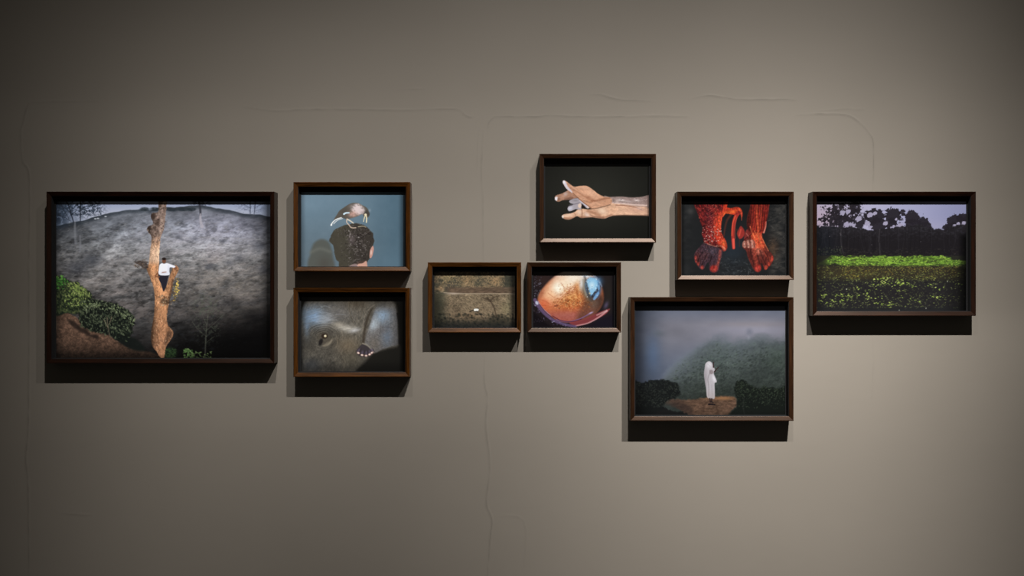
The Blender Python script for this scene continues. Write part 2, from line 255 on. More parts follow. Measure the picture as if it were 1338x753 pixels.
def art_bird_head():
    s = Art(388, 243, 531.5, 351, 2, 5); X, Y = s.X, s.Y
    s.c[:] = L3((108, 131, 146), (98, 114, 124), sstep(Y, 255, 345))
    s.mix(.8*sstep(X, 455, 525), (76, 101, 116)); s.mix(.5*s.glow(405, 262, 26, 16), (122, 146, 162)); s.mix(.4*s.glow(510, 345, 34, 20), (98, 124, 140))
    s.c += (s.noise(9, seed=2)-.5)[..., None]*7
    # soft shadow of the head
    sd = s.poly([(405, 356), (402, 344), (405, 334), (407, 325), (411, 317), (420, 312.5), (429, 316), (433, 325), (435, 336), (436, 356)], 2.6)
    s.mix(sd*.85, (86, 86, 78)); s.mix(.6*s.stroke([(406, 330), (418, 325), (431, 329)], 3.4, 3.4, 3), (112, 114, 106)); s.mix(.5*s.glow(424, 345, 9, 10), (76, 70, 64))
    # hair
    hm = s.poly([(431, 312), (434, 305), (437.5, 300), (444, 297), (450, 294.5), (458, 293), (466, 292), (474, 294), (479, 296.5), (483, 301), (487, 305), (487.5, 310), (489, 314), (487, 321), (485, 329), (482.5, 338), (478, 343), (470, 345), (466, 356), (443, 356), (443, 344), (439, 339), (437, 331), (435.5, 322), (431, 316)], .8, wob=.8, ws=2.5)
    s.mix(hm, (77, 73, 62)); s.mix(hm*.8*sstep(X, 450, 470), (58, 52, 48))
    s.mix(hm*.4*(s.noise(3, seed=8)), (50, 46, 42))
    den = np.clip(s.glow(466, 318, 16, 22)+.55*s.glow(450, 302, 13, 5), 0, 1)*hm
    s.dabs(s.pts(720, 438, 294, 488, 346), 1.7, .45, [(108, 101, 95), (122, 114, 110), (98, 91, 85)], .6, 1.3, .5, within=den*.5)
    s.dabs(s.pts(420, 445, 296, 488, 346), 1.6, .6, [(44, 38, 38), (56, 50, 46)], .6, 1.3, .7, within=den)
    s.dabs(s.pts(26, 455, 300, 484, 342), 1.6, .5, [(178, 170, 168)], .5, 1.2, .85, within=den*.7)
    s.curls(s.pts(150, 444, 294, 488, 344), 2.2, 1.2, [(116, 108, 104), (100, 93, 88), (136, 128, 124)], .6, den)
    s.curls(s.pts(110, 450, 296, 488, 346), 1.9, 1.1, [(36, 30, 30), (48, 42, 40)], .75, den)
    s.curls(s.pts(16, 456, 302, 484, 342), 1.5, .9, [(190, 182, 180), (170, 162, 160)], .8, den)
    s.mix(.5*hm*s.glow(460, 313, 4, 6), (122, 108, 112)); s.mix(.5*s.poly([(466, 344), (472, 341), (479, 342), (478, 356), (465, 356)], 1), (96, 70, 60))
    s.mix(s.poly([(467, 346), (474, 344), (479, 341.5), (479, 356), (466, 356)], .8), (206, 158, 140)); s.mix(.7*s.poly([(456, 348), (466, 345), (468, 356), (455, 356)], 1), (176, 150, 148))
    s.mix(s.poly([(484, 326), (487, 321.5), (488.4, 325), (487.5, 331), (485.5, 336.5), (483, 337), (483, 331)], .5), (198, 150, 136)); s.mix(.8*s.ell(485, 330, 1, 3, 0, .5), (236, 204, 190))
    # bird
    b = s.poly([(436, 287.5), (440, 281), (443.5, 275.5), (449, 271.5), (455, 267.5), (461, 265.3), (468, 265.6), (474, 268.5), (479, 271.5), (482, 276), (483, 281), (479.5, 285), (476, 283.5), (473, 280), (468, 282.5), (462, 284.5), (456, 286), (452, 286.5), (447, 284.5), (441, 285.5)], .7)
    s.mix(b, (92, 86, 78)); bn_ = s.noise(2.2, 1.6, 3, 61, .5); s.mix(b*.97*sstep(s.glow(467.5, 273.5, 9, 7.5, .3)*(.5+bn_), .2, .75), (228, 210, 208)); s.mix(b*.85*s.glow(461, 280, 6, 4)*(.5+bn_), (226, 178, 164)); s.mix(b*.5*bn_*s.glow(450, 278, 8, 6), (60, 56, 52)); s.mix(b*.55*s.glow(473, 277, 4, 4), (206, 186, 186)); s.mix(b*.6*s.glow(459, 269, 4, 2.4, -.4), (140, 128, 124))
    s.mix(b*.85*s.ell(479.5, 279.5, 3.6, 4.6, .3, .5), (66, 62, 58)); s.mix(.6*s.glow(483, 275, 1.6, 2.2), (146, 160, 170))
    s.mix(s.stroke([(449.5, 279.8), (452, 278.4), (456, 278.2)], 2.4, 1.6, .5), (208, 230, 242))
    for pts, w, c in (([(432.5, 294.5), (434.5, 291), (439, 287), (446, 284.5)], 1.5, (240, 240, 236)), ([(436, 292.5), (441, 288), (447.5, 285.6)], 1.1, (220, 222, 220)), ([(453.5, 286), (453, 290.5), (456, 294), (459, 297.6), (465, 297.8)], 1.3, (214, 190, 170)), ([(454.5, 287), (458, 289), (461.5, 291.5)], 1.7, (226, 214, 194)), ([(477.5, 281), (476, 285), (475, 289.6)], 1.4, (224, 214, 180)), ([(478, 280.5), (479, 285), (478.8, 290.6)], 1.9, (232, 222, 186)), ([(468, 296.5), (474, 295.6), (478, 297)], 1.1, (176, 166, 140))):
        s.mix(.95*s.stroke(pts, w, w*.8, .45), c)
    s.mix(s.ell(477.6, 280.6, 1.5, 1.4, 0, .4), (240, 226, 190)); s.mix(s.ell(433, 294, 1.1, 1.1, 0, .5), (250, 250, 246))
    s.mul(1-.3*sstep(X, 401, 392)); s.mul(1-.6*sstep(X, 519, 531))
    return s

def art_elephant():
    s = Art(388, 382, 531.5, 488, 2, 7); X, Y = s.X, s.Y
    s.fill((16, 15, 12))
    s.mix(.8*s.poly([(458, 495), (464, 481), (478, 469), (496, 459), (521, 449), (524, 470), (515, 495)], 2.5), (38, 36, 32))
    head = s.poly([(392, 440), (393, 415), (396, 402), (402, 393), (412, 387), (440, 384), (470, 384), (500, 386), (514, 394), (519, 410), (521, 449), (505, 456), (488, 462), (478, 472), (468, 481), (456, 489), (398, 492), (394, 470)], 3)
    # eye-centred wrinkles
    ex, ey = 423.5, 441; dx = X-ex; dy = (Y-ey)*1.15; r = np.hypot(dx, dy); th = np.arctan2(dy, dx)
    rr_ = r+5*s.noise(8, seed=3); w1 = vnoise(rr_/1.25, th*2.1+rr_*.05, 41)*.65+vnoise(rr_/.7, th*3+20, 42)*.35; w2 = s.noise(9, 1.7, 3, 43, -.5+0)*.5+s.noise(1.5, 7, 3, 44, .5)*.5; w3 = s.noise(6, 1.3, 3, 5, .9); w4 = s.noise(1.6, 5, 3, 6, .35)
    near = np.exp(-(r/19)**2)
    lum = 88+18*(s.noise(14, seed=9)-.5)*2
    lum = lum*(.72+near*.62*(w1-.25)+(1-near)*(.5*(w2-.35)+.34*(w3-.3)+.34*(w4-.3)))*(.86+.3*s.noise(1.2, .9, 2, 45))
    col = lum[..., None]*np.array([1.0, .94, .84]); s.mix(head, col)
    hn = (.55+.9*w3)*head
    fur = .6+.8*s.noise(5, 1.0, 3, 12, -.1)
    s.mix(.85*s.glow(411, 413, 14, 12)*fur*head, (140, 172, 208)); s.mix(.5*s.glow(401, 425, 4, 14)*fur*head, (116, 144, 176)); s.mix(.65*s.glow(425, 417, 10, 7)*fur*head, (168, 176, 184))
    s.mix(.4*s.glow(440, 408, 22, 14)*fur*head, (140, 138, 140)); s.mix(.5*s.glow(396, 405, 4, 12)*head, (80, 96, 112))
    s.mix(.7*s.glow(452, 429, 13, 4.5, .12)*fur*head, (190, 184, 172)); s.mix(.6*s.glow(463, 432, 7, 3, -.2)*fur, (200, 200, 202)); s.mix(.45*s.glow(442, 424, 7, 4)*fur, (176, 166, 148))
    s.mix(.5*s.glow(455, 452, 16, 12)*head, (120, 102, 78)); s.mix(.45*s.glow(460, 472, 14, 10)*head, (96, 88, 72)); s.mix(.45*s.glow(406, 478, 14, 9)*head, (72, 78, 88))
    s.mix(.6*sstep(Y, 399, 389)*head, (62, 54, 44)); s.mix(.55*s.glow(465, 396, 16, 8), (70, 58, 42))
    for k in range(40):
        x0 = 398+k*3.1; a = s.r.randn()*2
        s.mix(.16*s.stroke([(x0, 389+s.r.rand()*3), (x0+a-2, 396), (x0+a-5, 403+s.r.rand()*5)], .7, .4, .5), (128, 120, 104) if k % 2 else (44, 38, 32))
    for k in range(15):
        x0 = 455+k*1.5+s.r.randn()*1.4; s.mix((.1+.2*s.r.rand())*s.stroke([(x0, 389), (x0-1.5+s.r.randn()*2, 400+s.r.rand()*4), (x0+1+s.r.randn()*2.5, 410+s.r.rand()*14)], 1.0, .5, .6), (46, 38, 28) if k % 2 else (120, 108, 88))
    for k in range(26):
        x0 = 436+s.r.rand()*32; y0 = 432+s.r.rand()*40; s.mix(.22*s.stroke([(x0, y0), (x0+2+s.r.randn(), y0+6), (x0+1, y0+13)], .8, .4, .6), (48, 42, 34) if k % 2 else (150, 136, 112))
    for k in range(22):
        x0 = 398+s.r.rand()*44; y0 = 398+s.r.rand()*24; s.mix(.26*s.stroke([(x0, y0), (x0+6, y0-1.2+s.r.randn()), (x0+13, y0+1+s.r.randn())], .8, .4, .6), (52, 54, 58) if k % 2 else (182, 190, 198))
    # eye
    s.mix(.55*s.ell(ex, ey+1, 9.5, 8, .5, .4), (78, 70, 58)); s.mix(.6*s.poly([(421, 452), (430, 446), (436, 442), (433, 449), (427, 453)], 1.5), (150, 138, 118))
    s.mix(.85*s.ell(424, 439.3, 4.2, 3.6, 0, .3), (38, 28, 22)); s.mix(.9*s.ell(419.2, 447, 2.4, 4.6, .35, .4), (24, 22, 22)); s.mix(s.ell(425, 439.3, 1.7, 1.7, 0, .4), (205, 190, 150)); s.mix(s.ell(424.7, 438.8, .7, .7, 0, .5), (250, 244, 226))
    for k, rr in enumerate((7.5, 10.5, 13.5, 17, 20.5)):
        p = [(ex+rr*math.cos(t)*1.1, ey+rr*math.sin(t)*.85) for t in np.linspace(math.pi*(1.05), math.pi*2.05, 12)]
        p = [(a+1.6*(s.r.rand()-.5), b+1.0*(s.r.rand()-.5)) for a, b in p][s.r.randint(3):12-s.r.randint(5)]
        s.mix(.42*s.stroke(p, .9, .4, .7), (44, 38, 32)); s.mix(.26*s.stroke([(a, b-1.1) for a, b in p], .8, .3, .6), (158, 148, 130))
    for k, rr in enumerate((9, 12, 15.5)):
        p = [(ex+rr*math.cos(t), ey+rr*math.sin(t)) for t in np.linspace(-.1, math.pi*.95, 12)]
        p = [(a+1.6*(s.r.rand()-.5), b+1.0*(s.r.rand()-.5)) for a, b in p][s.r.randint(3):12-s.r.randint(5)]
        s.mix(.3*s.stroke(p, .9, .4, .7), (48, 42, 36))
    # folded leg
    leg = s.poly([(477, 450), (478, 440), (482, 428), (486, 416), (490, 404), (496, 396), (507, 393), (515, 399), (519, 414), (519.5, 435), (520.5, 449), (511, 453), (500, 456.5), (491, 461), (486, 459), (482, 454)], 1.6)*(1-.85*sstep(Y, 408, 394))
    ln = .55+.75*s.noise(2.2, 1.8, 3, 21)
    s.mix(leg, np.array([104, 100, 97.])*(.7+.6*s.noise(1.6, 1.2, 3, 46))[..., None]); s.mix(leg*.8*s.glow(500, 413, 11, 10)*ln*1.2, (146, 168, 190)); s.mix(leg*.75*s.glow(489, 424, 6, 9, .4)*ln*1.2, (178, 190, 198)); s.mix(leg*.6*s.glow(506, 440, 8, 14)*ln, (110, 128, 150)); s.mix(leg*.5*s.glow(489, 450, 7, 8), (104, 94, 82)); s.mix(leg*.4*s.glow(498, 432, 8, 3), (92, 86, 86))
    s.mix(leg*.4*sstep(X, 512, 520), (60, 60, 64)); s.mix(.6*s.stroke([(499, 428), (505, 427.6), (512, 428.4)], .9, .6, .5), (60, 56, 56))
    for t in range(18): s.mix(.16*leg*s.stroke([(484+t*2+s.r.randn(), 405+s.r.rand()*20), (482+t*2+s.r.randn()*2, 430), (483+t*2.1+s.r.randn(), 456-s.r.rand()*14)], .7, .4, .7), (60, 60, 62))
    s.mix(.7*s.poly([(473, 452), (474, 436), (477, 422), (481, 410), (487, 402), (483, 413), (479, 426), (477, 440), (476, 450)], 1.6), (46, 38, 30))
    s.mix(.5*s.stroke([(474, 432), (476, 415), (483, 403), (490, 398)], 1.4, 1, 1), (132, 122, 108)); s.mix(.85*s.stroke([(519.5, 410), (521.5, 425), (522, 448)], 3, 4, 1.5), (14, 13, 12))
    # foot
    ft = s.poly([(465.5, 460), (468, 455), (473, 450.5), (479, 451), (485, 456), (488, 461), (484, 465), (477, 467), (470, 465.5)], .8)
    s.mix(ft, (56, 50, 52)); s.mix(.8*s.stroke([(474, 449), (480, 451.5), (485, 456.5), (489, 461)], 2, 1.4, .6), (140, 132, 118))
    for x, y, a in ((468.3, 461.6, .5), (473.2, 464.4, .2), (478.4, 465.2, 0), (483, 463.6, -.3), (486, 461.3, -.5)):
        s.mix(.7*s.ell(x+.3, y-2.8, 1.6, 3.2, a, .5), (92, 82, 98)); s.mix(.6*s.ell(x+2.3, y-3.2, .6, 3.4, a, .5), (36, 26, 34)); s.mix(.9*s.ell(x, y-.2, 1.9, 1.3, a, .5), (226, 178, 156)); s.mix(s.ell(x-.2, y-.2, 1, .8, a, .5), (255, 238, 226))
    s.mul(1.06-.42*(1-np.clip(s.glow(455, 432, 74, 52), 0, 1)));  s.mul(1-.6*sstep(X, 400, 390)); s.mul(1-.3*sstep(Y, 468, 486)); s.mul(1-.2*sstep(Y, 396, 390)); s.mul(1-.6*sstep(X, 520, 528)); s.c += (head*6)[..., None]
    return s

def art_field():
    s = Art(564, 348, 675.5, 430.5, 2, 9); X, Y = s.X, s.Y
    up = sstep(Y, 377, 373)
    n = s.noise(8, 6, 3, 1); m = s.noise(2.2, 1.6, 3, 2); q = s.noise(13, 10, 2, 5)
    a = np.clip(n*1.5-.25, 0, 1)
    s.c[:] = L3((70, 70, 60), (166, 138, 104), a); s.c *= (.60+.80*m)[..., None]
    s.mix(up*.75*s.glow(647, 367, 8, 9), (176, 142, 104)); s.mix(up*.6*s.glow(612, 364, 10, 7), (166, 134, 96)); s.mix(up*.6*s.glow(584, 363, 7, 6), (140, 128, 92)); s.mix(up*.75*s.glow(625, 368, 8, 7), (74, 74, 64)); s.mix(up*.6*s.glow(636, 371, 5, 5), (84, 80, 68)); s.mix(.7*s.glow(589, 375, 8, 6), (58, 58, 56)); s.mix(.75*sstep(X, 655, 661)*up, (58, 58, 50))
    s.dabs(s.pts(1200, 566, 352, 674, 376), 1.5, .6, [(46, 48, 42), (60, 60, 50), (92, 86, 66)], 1, .9, .4); s.dabs(s.pts(520, 578, 352, 660, 376), 1.3, .5, [(188, 158, 118), (168, 142, 102)], 1, .9, .45)
    band = sstep(Y, 373, 378)*sstep(Y, 384, 383); bn = s.noise(5, 1.5, 3, 7, -.1)
    s.mix(band*sstep(X, 580, 590), (np.array([104, 86, 70.]))*(.7+.6*bn[..., None])); s.mix(.4*s.stroke([(630, 384), (645, 377), (656, 373)], 1.5, 1, .8), (70, 56, 46))
    low = sstep(Y, 383.3, 384.3); m2 = s.noise(2.6, 1.2, 3, 11, .35); n2 = s.noise(12, 7, 3, 12)
    s.mix(low, np.array([142, 124, 100.])*(.56+.5*m2+.34*n2)[..., None])
    s.mix(low*.7*sstep(X, 590, 575), (56, 60, 48)); s.mix(low*.8*sstep(Y, 412, 424), (38, 38, 34)); s.mix(low*.35*s.glow(592, 405, 12, 10), (66, 54, 44)); s.mix(low*.3*s.glow(660, 404, 8, 10), (124, 122, 84)); s.mix(.4*s.glow(612, 413, 14, 5), (128, 98, 72)); s.mix(.4*s.glow(665, 400, 4, 20), (110, 108, 84))
    s.dabs(s.pts(1500, 566, 385, 674, 428), 1.6, .5, [(60, 54, 42), (84, 72, 56)], .5, .4, .42); s.dabs(s.pts(700, 582, 385, 668, 415), 1.4, .45, [(166, 146, 116)], .5, .4, .3)
    ln = s.stroke([(580, 382.4), (590, 383.3), (610, 383.8), (640, 383.8), (670, 384)], 1.2, 1.1, .5)
    s.mix(ln*.8, (178, 160, 138)); s.mix(.6*s.glow(593, 384, 8, 1.4), (206, 188, 170))
    s.mix(.45*s.ell(640, 389, 13, 4.4, 0, .6)*sstep(s.noise(2.5, seed=17), .3, .6), (66, 56, 44))
    for pts, w in (([(637, 390), (643, 397), (647, 407), (650, 418)], 2.2), ([(642, 395), (636, 391), (630, 389)], 1.4), ([(641, 394), (645, 389), (652, 387)], 1.3), ([(624, 408), (629, 413), (633, 419)], 1.5), ([(650, 418), (653, 412), (658, 411)], 1)):
        s.mix(.6*s.stroke(pts, w, w*.7, .9), (64, 52, 42))
    s.mix(.5*s.poly([(640, 414), (656, 412), (664, 418), (655, 424), (640, 422)], 3), (46, 44, 36)); s.dabs(s.pts(260, 566, 410, 674, 429), 2.4, 1.2, [(28, 30, 28), (44, 44, 36)], .6, .6, .5); s.mix(.5*sstep(Y, 419, 428), (26, 30, 32))
    s.mix(.8*s.stroke([(614, 407.2), (619, 405.5)], 1.6, 1.6, .6), (44, 36, 30)); s.mix(s.poly([(619, 404.4), (621, 403.6), (624.6, 403.8), (625.6, 404.8), (624.5, 406.6), (622.5, 406.4), (620, 406.8)], .4), (250, 248, 240)); s.mix(.8*s.stroke([(620, 407.4), (624.6, 407.4)], .9, .9, .4), (30, 26, 22))
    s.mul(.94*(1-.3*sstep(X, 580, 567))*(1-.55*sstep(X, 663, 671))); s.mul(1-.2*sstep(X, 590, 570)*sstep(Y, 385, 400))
    return s

def art_eye():
    s = Art(694, 348, 806.5, 430.5, 2, 11); X, Y = s.X, s.Y
    s.fill((30, 24, 26)); s.mix(.6*s.glow(712, 366, 14, 12), (58, 40, 36)); s.mix(.6*s.glow(795, 385, 8, 26), (44, 40, 34)); s.mix(.5*sstep(X, 796, 803), (12, 12, 18)); s.mix(.5*s.glow(790, 422, 14, 9), (24, 24, 40))
    s.dabs(s.pts(60, 698, 360, 708, 392), 1.2, .8, [(110, 108, 122), (70, 66, 76)], 0, 1, .5)
    E = [(703, 394), (705, 384), (712, 374), (721, 365), (732, 357), (744, 352), (760, 352), (773, 358), (782, 366), (787, 378), (788, 392), (783, 404), (774, 412), (760, 418), (745, 421), (730, 419), (716, 411), (708, 403)]
    e = s.poly(E, 2.2)
    n = s.noise(5, seed=1); f = s.noise(1.8, seed=2); v = s.noise(2.4, seed=3)
    s.mix(e, (196, 104, 60)); s.mix(e*sstep(Y, 372, 352)*.95, (214, 216, 222))
    s.mix(e*.97*s.glow(738, 373, 29, 15, -.45), (252, 228, 196)); s.mix(e*.95*s.glow(729, 377, 7, 9, -.3), (254, 250, 232)); s.mix(e*.7*s.glow(718, 388, 9, 10, -.6), (252, 206, 160)); s.mix(e*.85*s.glow(752, 364, 14, 9), (246, 238, 222))
    s.mix(e*.7*s.glow(748, 390, 14, 7, -.25), (226, 150, 78)); s.mix(e*.6*s.glow(755, 376, 5, 8), (206, 128, 60)); s.mix(e*.8*sstep(Y, 400, 414), (150, 78, 72)); s.mix(e*.7*s.glow(711, 397, 9, 7), (210, 96, 62)); s.mix(e*.45*s.glow(742, 412, 18, 6), (176, 108, 100))
    s.mix(e*.85*sstep(X+.35*(Y-385), 758, 772)*sstep(Y, 380, 392), (86, 58, 46)); s.mix(e*.85*s.glow(782, 394, 9, 12), (72, 50, 42)); s.mix(e*.5*s.glow(776, 398, 5, 8, .4), (120, 104, 92)); s.mix(e*.5*s.glow(768, 408, 9, 6), (130, 74, 60))
    s.mix(e*.7*s.glow(707, 384, 4, 9, .5), (150, 84, 60)); s.mix(e*.4*s.glow(718, 366, 10, 4, -.7), (160, 100, 76))
    den = e*np.clip(s.glow(750, 388, 18, 12, -.2)+.4*s.glow(738, 398, 22, 8), 0, 1)
    s.dabs(s.pts(1300, 720, 368, 775, 408), 1.4, .6, [(150, 84, 40), (128, 70, 40), (176, 100, 50)], .5, 1.2, .42, within=den); s.dabs(s.pts(260, 725, 370, 768, 404), 1.2, .6, [(250, 206, 150), (246, 186, 116)], .5, 1.2, .4, within=den)
    s.mix(.7*den*sstep(s.noise(3.4, 2.4, 3, 61), .48, .68), (150, 82, 44)); s.mix(.5*den*sstep(s.noise(2.2, 1.8, 3, 62), .55, .7), (248, 198, 130))
    s.dabs(s.pts(120, 722, 392, 768, 404), 1, .7, [(96, 54, 36), (80, 52, 38)], 0, 1.2, .4, within=den)
    for pts in ([(707, 399), (716, 400), (727, 400.5), (735, 397)], [(704, 391), (713, 394), (721, 399), (729, 401)], [(728, 395), (735, 387), (742, 381), (750, 373)], [(742, 381), (748, 380), (755, 372)], [(708, 404), (722, 401)], [(733, 370), (738, 376), (744, 379)], [(716, 383), (724, 389), (731, 391)]):
        s.mix(.38*s.stroke(pts, .9, .5, .6), (156, 66, 40))
    s.mix(e*.5*s.ell(727, 399.5, 3, 1.2, -.3, .5), (96, 44, 30)); s.c += (e*(f-.5)*26)[..., None]
    # iris
    s.mix(.85*e*s.ell(767, 380, 7, 14, -.35, .5), (104, 92, 76)); s.mix(.7*s.glow(760, 371, 3.2, 8, .15), (232, 240, 246)); s.mix(.9*s.glow(765, 360, 6, 3.4, .3), (214, 226, 238))
    ir = s.ell(775, 376, 10.5, 13.5, -.25, .25); s.mix(ir*.9, (60, 92, 128)); s.mix(.8*s.glow(781, 368, 6, 6), (84, 134, 180))
    s.mix(s.poly([(767, 366), (771, 363), (777, 364), (781, 368), (781, 374), (778, 381), (773, 386), (770, 383), (768, 377), (765, 372)], 1.8, wob=1.4, ws=2)*.95, (142, 196, 230)); s.mix(.85*s.glow(773.5, 373, 4, 5), (206, 232, 242)); s.mix(.9*s.stroke([(764, 362), (766, 371), (768, 379), (770, 388), (773, 392)], 2.4, 3.4, 1.8)*(.4+.9*s.noise(1.8, seed=65)), (66, 64, 64)); s.mix(.75*s.stroke([(762, 366), (763, 376), (766, 386)], 2.2, 2.2, 1.2), (150, 146, 132))
    s.mix(.8*s.stroke([(774, 388), (777, 383), (780, 380), (784, 374)], 2.6, 2, .8), (46, 42, 44)); s.mix(.85*s.poly([(775, 391), (778, 385.5), (782, 381), (783, 384), (780, 389), (777, 392)], .8), (122, 170, 216)); s.mix(.8*s.ell(782.5, 376, 1.3, 3.6, .1, .4), (126, 176, 220)); s.mix(.6*s.ell(770.5, 383.5, 1.2, 1.2, 0, .5), (240, 216, 160))
    s.dabs(s.pts(45, 766, 363, 784, 390), .9, .6, [(230, 242, 248), (90, 130, 168)], 0, 1.2, .7); s.mix(.55*s.stroke([(766, 356), (774, 359), (781, 365), (786, 374)], 2.4, 2, 1), (118, 146, 176))
    # lids
    s.mix(.85*s.poly([(752, 426), (744, 421.5), (760, 418), (772, 413), (786, 407), (797, 403.5), (791, 411), (778, 418), (766, 423)], .9), (140, 62, 64)); s.mix(.8*s.stroke([(752, 426), (768, 422.5), (782, 415), (793, 406.5)], 1.5, 2.2, .6), (206, 150, 150)); s.mix(.5*s.stroke([(780, 412), (793, 406)], 1.6, 2, .8), (236, 206, 200)); s.mix(.5*s.glow(792, 399, 2.6, 5, .4), (120, 108, 150))
    s.mix(.85*s.stroke([(727, 418), (742, 420.6), (756, 417.5), (768, 411.5), (774, 408.4)], 1.6, 1.4, .6), (124, 92, 132)); s.mix(.8*s.stroke([(722, 413), (733, 419), (748, 420.4), (760, 417)], 1, .8, .5), (62, 22, 36)); s.mix(.8*s.glow(772, 409, 3, 1, -.4), (190, 176, 206))
    s.mix(.9*s.stroke([(699, 392), (704, 401), (713, 411), (724, 419), (738, 424), (752, 427)], 4.6, 3.2, 1), (98, 80, 112)); s.mix(.7*s.stroke([(703, 394), (709, 403), (719, 412)], 1.4, 1, .6), (168, 148, 182)); s.mix(.7*s.stroke([(705, 398), (713, 408), (723, 416)], 1, .8, .5), (40, 24, 48)); s.mix(.9*s.ell(701.5, 396, 1.6, 2.6, -.5, .4), (200, 204, 222))
    s.dabs(s.pts(150, 697, 390, 740, 427), 1.5, .7, [(166, 160, 190), (128, 116, 152), (70, 60, 84)], .8, .8, .6, within=s.stroke([(698, 397), (706, 408), (718, 418), (736, 426)], 7, 5, 2))
    s.mix(.85*s.poly([(690, 404), (700, 410), (712, 421), (724, 432), (690, 434)], 2.5), (16, 12, 16)); s.mix(.5*s.poly([(764, 431), (790, 416), (806, 410), (808, 434)], 3), (20, 16, 26)); s.dabs(s.pts(20, 697, 405, 715, 422), 1, .6, [(96, 84, 104)], 0, 1, .5)
    return s

def art_hand():
    s = Art(710, 206, 852.5, 313, 2, 13); X, Y = s.X, s.Y
    s.fill((41, 41, 36)); s.mix(.8*(1-np.clip(s.glow(775, 255, 78, 56), 0, 1)), (14, 14, 12))
    fa = .0
    def shade(m, c0, sc=1.0):
        n = s.noise(4, 2.2, 3, 31, .2); f = s.noise(1.5, seed=32)
        g_ = s.noise(6, .9, 3, 33, .35); s.mix(m, np.array(c0, float)*(.66+.26*n+.22*f+.26*g_)[..., None]*sc)
    # forearm
    arm = s.poly([(788, 258), (797, 257.4), (812, 257), (824, 258), (836, 257.6), (856, 256), (856, 280), (838, 281.5), (815, 281), (800, 282), (788, 284)], .8)
    shade(arm, (150, 128, 122)); low = arm*s.poly([(788, 268), (800, 266), (818, 267.5), (834, 270), (846, 271), (848, 282), (800, 283), (788, 285)], 1.4)
    shade(low, (222, 178, 148)); s.mix(.6*arm*s.glow(832, 275, 14, 4), (196, 150, 130)); s.mix(.65*arm*sstep(X, 838, 854), (84, 62, 56))
    s.mix(.9*s.glow(812, 261.6, 5, 1.5, .1)*arm, (236, 220, 214)); s.mix(.9*s.glow(832, 262, 3.4, 1.5, .1)*arm, (232, 214, 210)); s.mix(.7*s.glow(822, 263.5, 5, 1.2)*arm, (190, 172, 168)); s.mix(.6*s.glow(806, 263, 3, 2, .5)*arm, (214, 192, 182)); s.dabs(s.pts(50, 800, 258.5, 846, 266), 1.6, .6, [(104, 88, 84), (190, 172, 166)], .3, .8, .5, within=arm)
    s.mix(.8*s.stroke([(798, 265.4), (812, 265.8), (826, 267.5), (845, 268.5)], 1.5, 1.6, .6), (236, 206, 192)); s.mix(.75*s.stroke([(798, 268), (815, 268.6), (830, 271), (838, 274)], 1, .8, .5), (112, 66, 54)); s.mix(.6*s.glow(835, 272.5, 4, 1.4, .3), (224, 196, 186)); s.mix(.5*s.stroke([(800, 281.6), (850, 281.4)], 1.6, 1.4, .8), (120, 84, 66))
    # lowest finger and heel of the hand
    lowf = s.poly([(734, 283), (735.2, 281), (739, 279.6), (745, 279), (751, 277), (756, 273.4), (762, 273), (772, 273.6), (782, 270), (792, 267), (802, 266), (806, 274), (800, 281), (795, 283.4), (790, 285.6), (781, 285), (774, 284), (766, 284.4), (759.5, 284.8), (754, 282.6), (749, 285), (743.5, 287), (738, 286.4)], .7)
    shade(lowf, (212, 168, 138)); s.mix(lowf*.6*s.glow(742, 281.5, 6, 2, -.2), (242, 212, 190)); s.mix(lowf*.8*s.glow(787, 276, 6, 4, .5), (244, 214, 186)); s.mix(lowf*.6*s.glow(757, 277.5, 3, 3), (246, 222, 202)); s.mix(lowf*.7*s.glow(767, 281, 4, 2.6, .8), (236, 214, 204))
    s.mix(lowf*.6*s.stroke([(768, 276), (776, 279), (784, 282)], 3, 3, 1.6), (168, 118, 90)); s.mix(.7*s.stroke([(760, 273), (760.6, 279), (760, 285)], .9, .9, .5), (104, 68, 52)); s.mix(.5*lowf*sstep(Y-curve_y(X, [(734, 285), (745, 285.5), (760, 284), (790, 284), (800, 281)]), -2.5, 0), (124, 82, 62)); s.mix(.5*s.stroke([(750, 278.5), (752, 281), (751, 284)], 1, .8, .5), (140, 96, 72)); s.mix(.8*s.ell(735.5, 283.3, 1.3, 1.8, 0, .4), (238, 228, 222))
    s.mix(.6*s.stroke([(771, 281), (779, 283.4), (789, 285)], 1.2, 1, .7), (130, 90, 74))
    # second finger
    f2 = s.poly([(724.8, 259), (725.6, 256.4), (729, 254.6), (734, 253), (740, 250), (744, 248), (750, 252), (755, 257.5), (751, 259.6), (743, 261), (735, 261.8), (731, 263.6), (727.5, 263.2), (725.4, 261)], .6)
    shade(f2, (162, 120, 98)); s.mix(f2*.6*s.glow(736, 256.5, 6, 2.2, -.4), (196, 152, 128)); s.mix(f2*.5*s.stroke([(738, 261), (748, 258.5)], 2.5, 2.5, 1), (92, 64, 54)); s.mix(f2*.55*s.glow(739, 253.5, 2.4, 3, .6), (200, 190, 190)); s.mix(f2*.95*s.ell(726.6, 260, 2, 3, .35, .4), (236, 232, 238)); s.mix(.6*f2*s.ell(730, 260.5, 1.6, 2, 0, .5), (118, 82, 66))
    # curled middle fingers in chalk
    c = s.poly([(744, 262.5), (749, 260), (756, 259.2), (760, 262), (763, 265), (767.5, 267), (770.4, 270), (769, 272.4), (765.5, 271.6), (761.5, 268.4), (759.4, 270), (759.6, 273), (757, 274), (752, 273.4), (747.5, 275.4), (743.5, 276), (741.6, 272.6), (743.6, 269), (749, 267), (745, 265.5)], .6)
